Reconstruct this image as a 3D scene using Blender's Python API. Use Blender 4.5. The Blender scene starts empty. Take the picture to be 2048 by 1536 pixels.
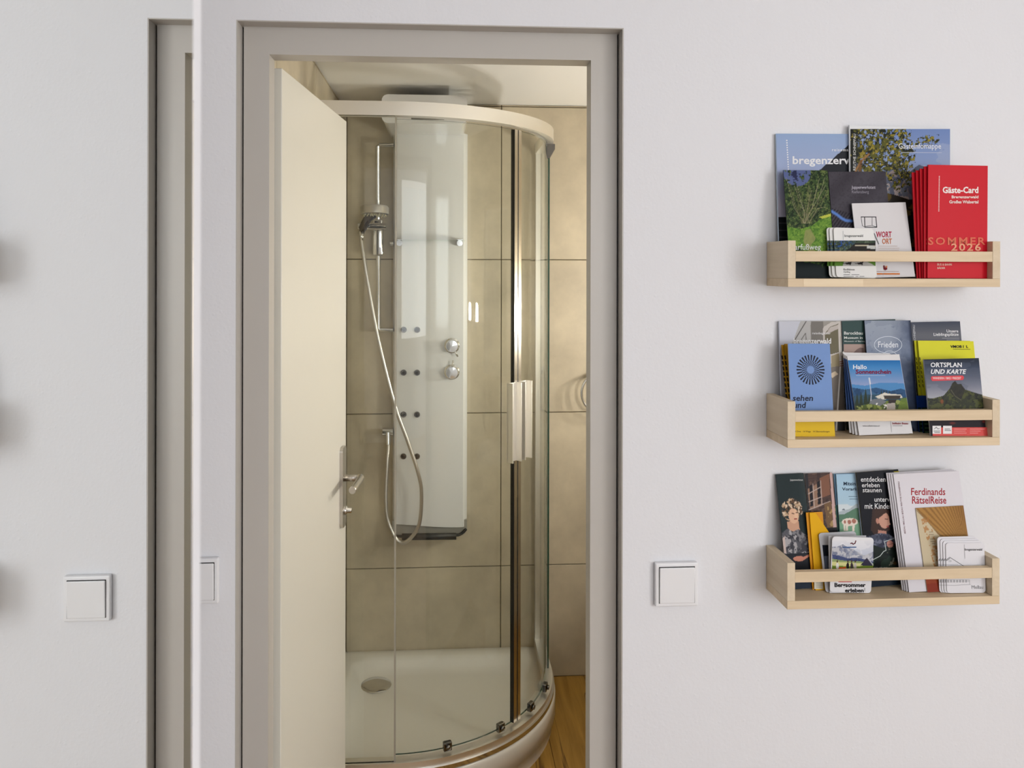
import bpy, bmesh, math, random
import numpy as np
from mathutils import Vector, Matrix

# ------------------------------------------------------------------ camera, world, light, exposure
S = bpy.context.scene
C = S.collection
CAM_Z = 1.61
F_PX, CX, CY, YAW, ROLL, DIST = 1626.5, 996.5, 534.3, 0.0653, 0.0019, 1.494
cam_data = bpy.data.cameras.new('camera')
cam_data.sensor_width = 36.0
cam_data.lens = F_PX / 2048 * 36.0
cam_data.shift_x = (1024 - CX) / 2048
cam_data.shift_y = -(768 - CY) / 2048
cam_data.clip_start = 0.01
cam_data.dof.use_dof = True
cam_data.dof.focus_distance = 1.6
cam_data.dof.aperture_fstop = 14.0
cam = bpy.data.objects.new('camera', cam_data)
C.objects.link(cam)
cam.matrix_world = (Matrix.Translation((0, -DIST, CAM_Z)) @ Matrix.Rotation(-YAW, 4, 'Z')
                    @ Matrix.Rotation(math.pi / 2, 4, 'X') @ Matrix.Rotation(ROLL, 4, 'Z'))
S.camera = cam

world = bpy.data.worlds.new('daylight')
S.world = world
world.use_nodes = True
world.node_tree.nodes['Background'].inputs[0].default_value = (0.80, 0.90, 1.0, 1)
world.node_tree.nodes['Background'].inputs[1].default_value = 1.6

def window_light(name, loc, rot, w, h, energy):
    l = bpy.data.lights.new(name, 'AREA')
    l.shape = 'RECTANGLE'; l.size, l.size_y = w, h
    l.energy = energy; l.color = (1.0, 0.982, 0.992)
    o = bpy.data.objects.new(name, l); C.objects.link(o)
    o.location = loc; o.rotation_euler = rot
window_light('rear_window_daylight', (1.25, -4.12, 1.68), (math.radians(90), 0, 0), 2.1, 1.45, 29)            # shines into the hall
window_light('side_window_daylight', (2.52, -3.05, 1.68), (math.radians(90), 0, math.radians(90)), 1.7, 1.45, 53.5)

S.view_settings.view_transform = 'Standard'
S.view_settings.look = 'None'
S.view_settings.gamma = 1.0
S.view_settings.exposure = 0.0
S.view_settings.use_curve_mapping = False
S.cycles.max_bounces = 6
S.cycles.diffuse_bounces = 3
S.cycles.glossy_bounces = 4
S.cycles.transparent_max_bounces = 10
S.cycles.caustics_reflective = False
S.cycles.caustics_refractive = False
S.cycles.sample_clamp_indirect = 4.0
S.cycles.use_adaptive_sampling = True
S.cycles.adaptive_threshold = 0.08

# ------------------------------------------------------------------ helpers
def lin(c):
    c = np.asarray(c, float) / 255.0
    return np.where(c <= 0.04045, c / 12.92, ((c + 0.055) / 1.055) ** 2.4)

MATS = {}
def mat(name, col, rough=0.5, metal=0.0, var=0.0, vscale=4.0, bump=0.0, bscale=150.0, stretch=(1, 1, 1),
        spec=0.5, coat=0.0, emit=None, estr=0.0):
    """Principled material with optional noise variation in colour and a fine bump. col is sRGB 0-255."""
    if name in MATS:
        return MATS[name]
    m = bpy.data.materials.new(name)
    m.use_nodes = True
    nt = m.node_tree
    b = nt.nodes['Principled BSDF']
    c = lin(col)
    b.inputs['Base Color'].default_value = (*c, 1)
    b.inputs['Roughness'].default_value = rough
    b.inputs['Metallic'].default_value = metal
    b.inputs['Specular IOR Level'].default_value = spec
    b.inputs['Coat Weight'].default_value = coat
    if emit is not None:
        b.inputs['Emission Color'].default_value = (*lin(emit), 1)
        b.inputs['Emission Strength'].default_value = estr
    if var or bump:
        tc = nt.nodes.new('ShaderNodeTexCoord')
        mp = nt.nodes.new('ShaderNodeMapping')
        mp.inputs['Scale'].default_value = stretch
        nt.links.new(tc.outputs['Object'], mp.inputs[0])
    if var:
        n = nt.nodes.new('ShaderNodeTexNoise')
        n.inputs['Scale'].default_value = vscale
        n.inputs['Detail'].default_value = 6
        n.inputs['Roughness'].default_value = 0.62
        nt.links.new(mp.outputs[0], n.inputs[0])
        r = nt.nodes.new('ShaderNodeValToRGB')
        r.color_ramp.elements[0].position = 0.28
        r.color_ramp.elements[1].position = 0.72
        r.color_ramp.elements[0].color = (*(c * (1 - var)), 1)
        r.color_ramp.elements[1].color = (*np.clip(c * (1 + var), 0, 1), 1)
        nt.links.new(n.outputs['Fac'], r.inputs[0])
        nt.links.new(r.outputs[0], b.inputs['Base Color'])
    if bump:
        n2 = nt.nodes.new('ShaderNodeTexNoise')
        n2.inputs['Scale'].default_value = bscale
        n2.inputs['Detail'].default_value = 5
        nt.links.new(mp.outputs[0], n2.inputs[0])
        bp = nt.nodes.new('ShaderNodeBump')
        bp.inputs['Strength'].default_value = bump
        bp.inputs['Distance'].default_value = 0.002
        nt.links.new(n2.outputs['Fac'], bp.inputs['Height'])
        nt.links.new(bp.outputs[0], b.inputs['Normal'])
    MATS[name] = m
    return m

def glass_mat(name, tint, ior=1.5, rough=0.0):
    """thin clear pane: Fresnel reflection over a slightly tinted see-through"""
    m = bpy.data.materials.new(name)
    m.use_nodes = True
    nt = m.node_tree
    nt.nodes.clear()
    out = nt.nodes.new('ShaderNodeOutputMaterial')
    mx = nt.nodes.new('ShaderNodeMixShader')
    lw = nt.nodes.new('ShaderNodeLayerWeight'); lw.inputs['Blend'].default_value = 0.5
    pw = nt.nodes.new('ShaderNodeMath'); pw.operation = 'POWER'; pw.inputs[1].default_value = 5.0
    fr = nt.nodes.new('ShaderNodeMath'); fr.operation = 'MULTIPLY_ADD'      # Schlick
    f0 = ((ior - 1) / (ior + 1)) ** 2
    fr.inputs[1].default_value = 1 - f0; fr.inputs[2].default_value = f0
    nt.links.new(lw.outputs['Facing'], pw.inputs[0]); nt.links.new(pw.outputs[0], fr.inputs[0])
    tr = nt.nodes.new('ShaderNodeBsdfTransparent'); tr.inputs[0].default_value = (*tint, 1)
    gl = nt.nodes.new('ShaderNodeBsdfGlossy'); gl.inputs['Roughness'].default_value = rough
    gl.inputs[0].default_value = (0.95, 0.97, 0.96, 1)
    nt.links.new(fr.outputs[0], mx.inputs[0])
    nt.links.new(tr.outputs[0], mx.inputs[1])
    nt.links.new(gl.outputs[0], mx.inputs[2])
    nt.links.new(mx.outputs[0], out.inputs[0])
    return m

def plaster_mat(name, col):
    m = mat(name, col, rough=0.85, spec=0.25)
    nt = m.node_tree
    b = nt.nodes['Principled BSDF']
    tc = nt.nodes.new('ShaderNodeTexCoord')
    hs = []
    for sc, dist, w in ((38.0, 0.3, 0.55), (150.0, 0.0, 0.45)):
        n = nt.nodes.new('ShaderNodeTexNoise')
        n.inputs['Scale'].default_value = sc
        n.inputs['Detail'].default_value = 1.5
        nt.links.new(tc.outputs['Object'], n.inputs[0])
        k = nt.nodes.new('ShaderNodeMath'); k.operation = 'MULTIPLY'; k.inputs[1].default_value = w
        nt.links.new(n.outputs['Fac'], k.inputs[0]); hs.append(k)
    v = nt.nodes.new('ShaderNodeTexVoronoi')              # sparse raised grains of the render coat
    v.inputs['Scale'].default_value = 55.0
    v.inputs['Randomness'].default_value = 1.0
    nt.links.new(tc.outputs['Object'], v.inputs[0])
    rp = nt.nodes.new('ShaderNodeMapRange')
    rp.inputs[1].default_value = 0.0; rp.inputs[2].default_value = 0.16
    rp.inputs[3].default_value = 1.0; rp.inputs[4].default_value = 0.0
    nt.links.new(v.outputs['Distance'], rp.inputs[0])
    a1 = nt.nodes.new('ShaderNodeMath'); a1.operation = 'ADD'
    nt.links.new(hs[0].outputs[0], a1.inputs[0]); nt.links.new(hs[1].outputs[0], a1.inputs[1])
    a2 = nt.nodes.new('ShaderNodeMath'); a2.operation = 'MULTIPLY_ADD'
    a2.inputs[1].default_value = 0.35
    nt.links.new(rp.outputs[0], a2.inputs[0]); nt.links.new(a1.outputs[0], a2.inputs[2])
    bp = nt.nodes.new('ShaderNodeBump')
    bp.inputs['Strength'].default_value = 0.5
    bp.inputs['Distance'].default_value = 0.0014
    nt.links.new(a2.outputs[0], bp.inputs['Height'])
    nt.links.new(bp.outputs[0], b.inputs['Normal'])
    return m

def wood_mat(name, col, dark, axis='X', scale=18.0, rough=0.55, cracks=False):
    m = bpy.data.materials.new(name)
    m.use_nodes = True
    nt = m.node_tree
    b = nt.nodes['Principled BSDF']
    b.inputs['Roughness'].default_value = rough
    b.inputs['Specular IOR Level'].default_value = 0.35
    tc = nt.nodes.new('ShaderNodeTexCoord')
    oi = nt.nodes.new('ShaderNodeObjectInfo')
    ad = nt.nodes.new('ShaderNodeVectorMath'); ad.operation = 'ADD'
    mul = nt.nodes.new('ShaderNodeMath'); mul.operation = 'MULTIPLY'; mul.inputs[1].default_value = 7.3
    nt.links.new(oi.outputs['Random'], mul.inputs[0])
    nt.links.new(tc.outputs['Object'], ad.inputs[0]); nt.links.new(mul.outputs[0], ad.inputs[1])
    mp = nt.nodes.new('ShaderNodeMapping')
    s = {'X': (0.06, 1, 1), 'Y': (1, 0.06, 1), 'Z': (1, 1, 0.06)}[axis]
    mp.inputs['Scale'].default_value = s
    nt.links.new(ad.outputs[0], mp.inputs[0])
    n = nt.nodes.new('ShaderNodeTexNoise')
    n.inputs['Scale'].default_value = scale * 4
    n.inputs['Detail'].default_value = 7
    n.inputs['Roughness'].default_value = 0.6
    n.inputs['Distortion'].default_value = 0.6
    nt.links.new(mp.outputs[0], n.inputs[0])
    r = nt.nodes.new('ShaderNodeValToRGB')
    r.color_ramp.elements[0].position = 0.3
    r.color_ramp.elements[1].position = 0.68
    r.color_ramp.elements[0].color = (*lin(dark), 1)
    r.color_ramp.elements[1].color = (*lin(col), 1)
    nt.links.new(n.outputs['Fac'], r.inputs[0])
    last = r.outputs[0]
    if cracks:
        w = nt.nodes.new('ShaderNodeTexNoise')
        w.inputs['Scale'].default_value = scale * 0.9
        w.inputs['Detail'].default_value = 3
        w.inputs['Distortion'].default_value = 1.2
        nt.links.new(mp.outputs[0], w.inputs[0])
        cr = nt.nodes.new('ShaderNodeValToRGB')
        e = cr.color_ramp.elements
        e[0].position = 0.485; e[0].color = (1, 1, 1, 1)
        e[1].position = 0.5; e[1].color = (0.30, 0.24, 0.2, 1)
        e2 = e.new(0.515); e2.color = (1, 1, 1, 1)
        nt.links.new(w.outputs['Fac'], cr.inputs[0])
        mx = nt.nodes.new('ShaderNodeMix'); mx.data_type = 'RGBA'; mx.blend_type = 'MULTIPLY'
        mx.inputs[0].default_value = 1.0
        nt.links.new(last, mx.inputs[6]); nt.links.new(cr.outputs[0], mx.inputs[7])
        last = mx.outputs[2]
    nt.links.new(last, b.inputs['Base Color'])
    bp = nt.nodes.new('ShaderNodeBump')
    bp.inputs['Strength'].default_value = 0.12
    bp.inputs['Distance'].default_value = 0.001
    nt.links.new(n.outputs['Fac'], bp.inputs['Height'])
    nt.links.new(bp.outputs[0], b.inputs['Normal'])
    return m

def add_box(bm, a, b, bevel=0.0, seg=2):
    a, b = Vector(a), Vector(b)
    r = bmesh.ops.create_cube(bm, size=1.0)
    vs = r['verts']
    bmesh.ops.scale(bm, vec=b - a, verts=vs)
    bmesh.ops.translate(bm, vec=(a + b) / 2, verts=vs)
    if bevel:
        es = list({e for v in vs for e in v.link_edges})
        bmesh.ops.bevel(bm, geom=es, offset=bevel, segments=seg, affect='EDGES', profile=0.5)

def add_tube(bm, pts, r, seg=12, cap=True):
    """tube of radius r (number or list) along the points"""
    pts = [Vector(p) for p in pts]
    rs = r if isinstance(r, (list, tuple)) else [r] * len(pts)
    rings, up = [], None
    for i, p in enumerate(pts):
        d = (pts[min(i + 1, len(pts) - 1)] - pts[max(i - 1, 0)]).normalized()
        if up is None:
            up = d.orthogonal().normalized()
        up = (up - d * up.dot(d)).normalized()
        s = d.cross(up)
        rings.append([bm.verts.new(p + (up * math.cos(t) + s * math.sin(t)) * rs[i])
                      for t in (2 * math.pi * k / seg for k in range(seg))])
    for a, b in zip(rings, rings[1:]):
        for k in range(seg):
            bm.faces.new((a[k], a[(k + 1) % seg], b[(k + 1) % seg], b[k])).smooth = True
    if cap:
        bm.faces.new(list(reversed(rings[0]))); bm.faces.new(rings[-1])

def add_lathe(bm, prof, seg=32, M=Matrix.Identity(4)):
    """profile [(radius, height)] turned about local z, then moved by M"""
    rings = []
    for r, h in prof:
        rings.append([bm.verts.new(M @ Vector((max(r, 1e-5) * math.cos(t), max(r, 1e-5) * math.sin(t), h)))
                      for t in (2 * math.pi * k / seg for k in range(seg))])
    for a, b in zip(rings, rings[1:]):
        for k in range(seg):
            bm.faces.new((a[k], a[(k + 1) % seg], b[(k + 1) % seg], b[k])).smooth = True
    bm.faces.new(list(reversed(rings[0]))); bm.faces.new(rings[-1])

def add_prism(bm, outline, d0, d1, M=Matrix.Identity(4), smooth=False):
    """2-D outline (x, z) extruded along y from d0 to d1"""
    a = [bm.verts.new(M @ Vector((x, d0, z))) for x, z in outline]
    b = [bm.verts.new(M @ Vector((x, d1, z))) for x, z in outline]
    n = len(a)
    for k in range(n):
        bm.faces.new((a[k], a[(k + 1) % n], b[(k + 1) % n], b[k])).smooth = smooth
    bm.faces.new(list(reversed(a))); bm.faces.new(b)

def rounded(x0, z0, x1, z1, r, n=5):
    o = []
    for cx, cz, t0 in ((x1 - r, z0 + r, -90), (x1 - r, z1 - r, 0), (x0 + r, z1 - r, 90), (x0 + r, z0 + r, 180)):
        for k in range(n + 1):
            t = math.radians(t0 + 90 * k / n)
            o.append((cx + r * math.cos(t), cz + r * math.sin(t)))
    return o

def spline(pts, n=10):
    P = [Vector(p) for p in pts]
    P = [P[0] * 2 - P[1]] + P + [P[-1] * 2 - P[-2]]
    out = []
    for i in range(1, len(P) - 2):
        for k in range(n):
            t = k / n
            out.append(0.5 * ((2 * P[i]) + (P[i + 1] - P[i - 1]) * t
                              + (2 * P[i - 1] - 5 * P[i] + 4 * P[i + 1] - P[i + 2]) * t * t
                              + (3 * P[i] - P[i - 1] - 3 * P[i + 1] + P[i + 2]) * t ** 3))
    out.append(P[-2])
    return out

def obj(name, bm, m, parent=None, loc=None):
    me = bpy.data.meshes.new(name)
    bmesh.ops.recalc_face_normals(bm, faces=bm.faces)
    bm.to_mesh(me); bm.free()
    for x in (m if isinstance(m, (list, tuple)) else [m]):
        me.materials.append(x)
    o = bpy.data.objects.new(name, me)
    C.objects.link(o)
    if loc is not None:
        o.location = loc
    if parent is not None:
        o.parent = parent
    return o

def box(name, a, b, m, parent=None, bevel=0.0):
    bm = bmesh.new(); add_box(bm, a, b, bevel)
    return obj(name, bm, m, parent)

def tag(o, label, cat, group=None):
    o['label'] = label; o['category'] = cat
    if group: o['group'] = group
    return o

def thing(name, label, cat, loc=(0, 0, 0), group=None):
    o = bpy.data.objects.new(name, None)
    o.empty_display_size = 0.05
    C.objects.link(o); o.location = loc
    return tag(o, label, cat, group)

def struct(o, label=None):
    o['kind'] = 'structure'
    if label: o['label'] = label
    return o

def smooth(o, ang=40):
    for p in o.data.polygons: p.use_smooth = True
    o.data.set_sharp_from_angle(angle=math.radians(ang))
    return o

# ------------------------------------------------------------------ materials
M_WALL = plaster_mat('white_wall_plaster', (232, 232, 235))
M_PAINT = mat('plain_white_wall_paint', (232, 232, 234), 0.8)
M_CEIL = mat('white_ceiling_paint', (238, 236, 232), 0.8)
M_HALLFLOOR = wood_mat('hall_floor_wood', (188, 160, 125), (160, 130, 98), 'Y', 8)
M_FRAME = mat('light_grey_frame_paint', (192, 187, 180), 0.38, var=0.015, vscale=2)
M_LEAF = mat('cream_door_paint', (217, 214, 203), 0.33, var=0.012, vscale=2)
M_TILE = mat('beige_stone_tile', (202, 190, 166), 0.36, var=0.19, vscale=4.5, bump=0.12, bscale=60, spec=0.45)
M_GROUT = mat('brown_grout', (122, 106, 84), 0.9)
M_BCEIL = mat('cream_white_ceiling_paint', (250, 249, 246), 0.7)
M_PLANK = wood_mat('honey_wood_plank', (178, 138, 66), (142, 104, 44), 'Y', 10, 0.5, cracks=True)
M_CHROME = mat('polished_chrome', (222, 222, 222), 0.07, 1.0)
M_CHROMED = mat('darker_chrome', (120, 118, 116), 0.12, 1.0)
M_ALU = mat('satin_aluminium', (243, 241, 236), 0.42, 1.0)
M_STEEL = mat('brushed_steel', (196, 192, 186), 0.3, 1.0)
M_BLACK = mat('black_rubber', (20, 19, 18), 0.45)
M_ACRYL = mat('white_sanitary_acrylic', (236, 233, 226), 0.16, coat=0.3)
M_PANEL = mat('white_gloss_panel', (240, 240, 240), 0.08, coat=0.4)
M_GREYPL = mat('grey_panel_plastic', (128, 126, 120), 0.3)
M_PLASTIC = mat('white_switch_plastic', (236, 236, 238), 0.3)
M_GLASS = glass_mat('clear_shower_glass', (0.972, 0.985, 0.975), 1.4)
M_GLASSEDGE = mat('green_glass_edge', (22, 66, 52), 0.08, spec=0.7)
M_MIRROR = mat('silver_mirror', (243, 246, 245), 0.0, 1.0)
M_BIRCH = wood_mat('pale_birch_wood', (226, 205, 174), (210, 187, 153), 'X', 14, 0.6)
M_BIRCHY = wood_mat('pale_birch_wood_side', (222, 205, 178), (208, 189, 160), 'Y', 14, 0.6)
M_PAPER = mat('white_paper_edge', (232, 231, 228), 0.7)

# ------------------------------------------------------------------ hall: walls, floor, ceiling, window
bm = bmesh.new()
add_box(bm, (-0.85, 0, 0), (-0.3766, 0.12, 2.55))
add_box(bm, (0.3307, 0, 0), (2.6, 0.12, 2.55))
add_box(bm, (-0.3766, 0, 2.0552), (0.3307, 0.12, 2.55))
struct(obj('wall_front', bm, M_WALL), 'white plastered wall with the door opening')
struct(box('floor', (-0.85, -4.3, -0.02), (2.6, 0.12, 0), M_HALLFLOOR))
struct(box('ceiling', (-0.85, -4.3, 2.55), (2.6, 0.12, 2.6), M_CEIL))
struct(box('wall_left', (-0.95, -4.3, 0), (-0.85, 0.12, 2.55), M_PAINT))  # unseen wall, set close in so that left-facing surfaces stay darker
bm = bmesh.new()
add_box(bm, (-0.85, -4.3, 0), (0.2, -4.2, 2.55)); add_box(bm, (2.3, -4.3, 0), (2.6, -4.2, 2.55))
add_box(bm, (0.2, -4.3, 0), (2.3, -4.2, 0.95)); add_box(bm, (0.2, -4.3, 2.41), (2.3, -4.2, 2.55))
struct(obj('wall_rear', bm, M_PAINT))
bm = bmesh.new()
add_box(bm, (2.6, -4.3, 0), (2.7, -3.9, 2.55)); add_box(bm, (2.6, -2.2, 0), (2.7, 0.12, 2.55))
add_box(bm, (2.6, -3.9, 0), (2.7, -2.2, 0.95)); add_box(bm, (2.6, -3.9, 2.41), (2.7, -2.2, 2.55))
struct(obj('wall_right', bm, M_PAINT))
def casement(name, label, n, M):
    """white window: frame, mullion and two panes, built along local x, then placed by M"""
    bm = bmesh.new()
    for a, b in (((0, -0.03, 0.95), (0.06, 0.03, 2.41)), ((n - 0.06, -0.03, 0.95), (n, 0.03, 2.41)), ((0.06, -0.03, 0.95), (n - 0.06, 0.03, 1.01)),
                 ((0.06, -0.03, 2.35), (n - 0.06, 0.03, 2.41)), ((n / 2 - 0.03, -0.03, 1.01), (n / 2 + 0.03, 0.03, 2.35))):
        add_box(bm, a, b, 0.004)
    w = struct(obj(name, bm, M_PLASTIC), label)
    w.matrix_world = M
    for x0, x1 in ((0.06, n / 2 - 0.03), (n / 2 + 0.03, n - 0.06)):
        box('pane', (x0, -0.003, 1.01), (x1, 0.003, 2.35), M_GLASS, w)
casement('window_1', 'white framed window in the rear hall wall', 2.1, Matrix.Translation((0.2, -4.25, 0)))
casement('window_2', 'white framed window in the right hall wall', 1.7, Matrix.Translation((2.65, -3.9, 0)) @ Matrix.Rotation(math.pi / 2, 4, 'Z'))

# partition beside the camera: its end is a rounded plaster corner, the mirror hangs on its side
EDGE = -1.1410
bm = bmesh.new()
o = [(-0.102, -2.7), (-0.102, EDGE - 0.006)] + [(-0.108 + 0.006 * math.cos(t), EDGE - 0.006 + 0.006 * math.sin(t))
     for t in (0.4, 0.8, 1.2, 1.57)] + [(-0.26, EDGE), (-0.26, -2.7)]
a = [bm.verts.new((x, y, 0)) for x, y in o]; b = [bm.verts.new((x, y, 2.55)) for x, y in o]
for k in range(len(o)):
    bm.faces.new((a[k], a[(k + 1) % len(o)], b[(k + 1) % len(o)], b[k]))
bm.faces.new(a); bm.faces.new(b)
smooth(struct(obj('wall_partition', bm, M_WALL), 'white partition wall end close to the camera'), 50)
mir = thing('wall_mirror', 'large frameless mirror on the near partition reflecting the white wall', 'mirror', (-0.1009, -1.76, 0.55))
box('mirror_glass', (-0.0009, 0, 0), (0.0, 0.599, 1.55), M_MIRROR, mir)

# ------------------------------------------------------------------ door frame (grey painted steel)
FX0, FX1, FZ = -0.3766, 0.3307, 2.0552        # edges of the plastered opening
IX0, IX1, IZ = -0.3250, 0.2755, 2.0027        # clear opening; the frame face sits 34 mm behind the plaster
bm = bmesh.new()
add_box(bm, (FX0 + 0.0052, 0.034, 0), (IX0, 0.046, FZ - 0.002))
add_box(bm, (IX1, 0.034, 0), (FX1 - 0.0052, 0.046, FZ - 0.002))
add_box(bm, (IX0, 0.034, IZ), (IX1, 0.046, FZ - 0.002))
frame = struct(obj('trim_1', bm, M_FRAME), 'light grey painted steel door frame')
bm = bmesh.new()
add_box(bm, (FX0, 0.0005, 0), (FX0 + 0.002, 0.05, FZ)); add_box(bm, (FX1 - 0.002, 0.0005, 0), (FX1, 0.05, FZ))
add_box(bm, (FX0 + 0.002, 0.0005, FZ - 0.002), (FX1 - 0.002, 0.05, FZ))
obj('outer_return', bm, M_FRAME, frame)
for x0, x1 in ((FX0 + 0.002, FX0 + 0.0052), (FX1 - 0.0052, FX1 - 0.002)):
    box('joint', (x0, 0.041, 0), (x1, 0.046, FZ - 0.002), M_BLACK, frame)
bm = bmesh.new()
T = 0.03
add_box(bm, (IX0 - T, 0.046, 0), (IX0, 0.080, IZ)); add_box(bm, (IX1, 0.046, 0), (IX1 + T, 0.080, IZ))
add_box(bm, (IX0 - T, 0.046, IZ), (IX1 + T, 0.080, IZ + T))
add_box(bm, (IX0 - T, 0.080, 0), (IX0 - 0.016, 0.122, IZ + 0.012)); add_box(bm, (IX1 + 0.016, 0.080, 0), (IX1 + T, 0.122, IZ + 0.012))
add_box(bm, (IX0 - T, 0.080, IZ + 0.012), (IX1 + T, 0.122, IZ + T))
obj('door_lining', bm, M_FRAME, frame)
box('strike_plate', (IX1 + 0.0005, 0.077, 1.02), (IX1 + 0.017, 0.0812, 1.13), M_STEEL, frame)

# door leaf, opened inwards
LEAF_A = math.atan2(0.57, 0.0545)
bm = bmesh.new(); add_box(bm, (0, 0, 0.008), (0.5726, 0.04, 1.992), 0.0015)
leaf = struct(obj('door_1', bm, M_LEAF), 'cream bathroom door leaf standing open')
leaf.location = (-0.3135, 0.094, 0); leaf.rotation_euler = (0, 0, LEAF_A)
bm = bmesh.new()
add_prism(bm, rounded(0.5, 0.944, 0.541, 1.150, 0.012), -0.008, 0.0)
plate = obj('handle_plate', bm, M_STEEL, leaf)
bm = bmesh.new()
add_tube(bm, [(0.521, -0.008, 1.069), (0.521, -0.044, 1.069)], 0.0085, 14)
lv = spline([(0.524, -0.047, 1.069), (0.505, -0.050, 1.069), (0.46, -0.051, 1.068), (0.415, -0.050, 1.066)], 5)
add_tube(bm, lv, [0.0105] * 4 + [0.0088] * (len(lv) - 4), 12)
obj('lever', bm, M_STEEL, plate)
bm = bmesh.new()
add_lathe(bm, [(0.011, 0), (0.011, 0.006), (0.007, 0.008), (0.007, 0.018), (0.0, 0.019)], 18,
          Matrix.Translation((0.521, -0.008, 0.986)) @ Matrix.Rotation(math.pi / 2, 4, 'X'))
obj('lock_knob', bm, M_CHROME, plate)
for z in (0.25, 1.72):
    bm = bmesh.new(); add_tube(bm, [(-0.006, 0.034, z - 0.05), (-0.006, 0.034, z + 0.05)], 0.007, 12)
    obj('hinge', bm, M_STEEL, leaf)
bm = bmesh.new()
add_prism(bm, [(0.535, 1.895), (0.576, 1.895), (0.583, 1.905), (0.583, 1.945), (0.576, 1.955), (0.535, 1.955)], 0.003, 0.037)
obj('door_catch', bm, M_PLASTIC, leaf)

# ------------------------------------------------------------------ light switches
def light_switch(label, x, z):
    t = thing('light_switch', label, 'light switch', (x, 0, z), 'white light switches beside the door')
    bm = bmesh.new(); add_box(bm, (-0.0405, -0.0115, -0.0405), (0.0405, 0.0, 0.0405), 0.0028, 3)
    fr = obj('cover_frame', bm, M_PLASTIC, t)
    box('shadow_gap', (-0.0338, -0.0119, -0.0338), (0.0338, -0.011, 0.0338), M_BLACK, fr)
    bm = bmesh.new(); add_box(bm, (-0.033, -0.0152, -0.033), (0.033, -0.0105, 0.033), 0.0015, 2)
    r = obj('rocker', bm, M_PLASTIC, t)
    r.rotation_euler = (math.radians(1.6), 0, 0)
light_switch('white square light switch right of the door frame', 0.4300, 1.0217)
light_switch('white square light switch left of the door frame, partly hidden by the mirror edge', -0.4438, 1.0480)

# ------------------------------------------------------------------ bathroom shell
BX0, BX1, BY0, BY1, BZ = -0.403, 1.30, 0.12, 1.684, 2.2465
wb = struct(box('wall_bathroom_back', (BX0 - 0.1, BY1 + 0.008, 0), (BX1 + 0.1, BY1 + 0.1, BZ), M_GROUT), 'beige tiled back wall of the bathroom')
wl = struct(box('wall_bathroom_left', (BX0 - 0.1, BY0, 0), (BX0 - 0.008, BY1 + 0.008, BZ), M_GROUT), 'beige tiled left wall of the bathroom')
wr = struct(box('wall_bathroom_right', (BX1 + 0.008, BY0, 0), (BX1 + 0.1, BY1 + 0.008, BZ), M_GROUT), 'beige tiled right wall of the bathroom')
struct(box('ceiling_bathroom', (BX0 - 0.1, BY0, BZ), (BX1 + 0.1, BY1 + 0.1, BZ + 0.05), M_BCEIL), 'white bathroom ceiling')
G = 0.0016
def cells(lo, hi, joint, size=0.6):
    k = math.floor((lo - joint) / size)
    cuts = [lo] + [joint + size * i for i in range(k, k + 12) if lo + 0.004 < joint + size * i < hi - 0.004] + [hi]
    return list(zip(cuts, cuts[1:]))
def tile(parent, a, b):
    bm = bmesh.new(); add_box(bm, a, b, 0.0012, 1)
    obj('tile', bm, M_TILE, parent)
ROWS = cells(0, BZ, 1.6395)
for z0, z1 in ROWS:
    for x0, x1 in cells(BX0, BX1, 0.2196):
        tile(wb, (x0 + G, BY1, z0 + G), (x1 - G, BY1 + 0.0085, z1 - G))
    for y0, y1 in cells(BY0, BY1, BY1 - 0.6):
        tile(wl, (BX0 - 0.0085, y0 + G, z0 + G), (BX0, y1 - G, z1 - G))
        tile(wr, (BX1, y0 + G, z0 + G), (BX1 + 0.0085, y1 - G, z1 - G))
fb = struct(box('floor_bathroom', (BX0 - 0.1, BY0, -0.03), (BX1 + 0.1, BY1 + 0.1, -0.009), M_GROUT), 'honey coloured wooden bathroom floor')
x = BX0
k = 0
while x < BX1:
    w = 0.19
    bm = bmesh.new(); add_box(bm, (x + 0.0008, BY0 + 0.003, -0.009), (min(x + w, BX1) - 0.0008, BY1 - 0.001, 0.001), 0.0008, 1)
    obj('plank', bm, M_PLANK, fb)
    x += w

# ------------------------------------------------------------------ quadrant shower: tray and enclosure
TX0, TX1, TY0, TY1, TR = -0.403, 0.397, 0.884, 1.684, 0.55
QC = Vector((TX1 - TR, TY0 + TR))                       # centre of the quarter circle
def quad_path(off, n=28, gap=0.0):
    """open plan path of the enclosure, off metres outwards (negative: inwards)"""
    p = [Vector((TX0 + gap, TY0 - off))]
    for k in range(n + 1):
        t = math.pi / 2 * k / n
        p.append(QC + Vector((math.sin(t), -math.cos(t))) * (TR + off))
    p.append(Vector((TX1 + off, TY1 - gap)))
    return p
def arc(off, a0, a1, n=14):
    return [QC + Vector((math.sin(t), -math.cos(t))) * (TR + off)
            for t in (math.radians(a0 + (a1 - a0) * k / n) for k in range(n + 1))]
def sweep(bm, inner, outer, z0, z1, edge_mat=None):
    """curved slab between two plan paths; end faces may take material slot 1"""
    n = len(inner)
    V = [[bm.verts.new((p.x, p.y, z)) for p in path] for path, z in ((inner, z0), (outer, z0), (outer, z1), (inner, z1))]
    for a, b in ((0, 1), (1, 2), (2, 3), (3, 0)):
        for k in range(n - 1):
            f = bm.faces.new((V[a][k], V[a][k + 1], V[b][k + 1], V[b][k]))
            f.smooth = True
            if edge_mat and (a, b) in ((0, 1), (2, 3)): f.material_index = 1
    for k in (0, n - 1):
        f = bm.faces.new([V[i][k] for i in range(4)])
        if edge_mat: f.material_index = 1
def swept(name, inner, outer, z0, z1, m, parent):
    bm = bmesh.new(); sweep(bm, inner, outer, z0, z1, isinstance(m, list))
    return smooth(obj(name, bm, m, parent), 35)

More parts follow.
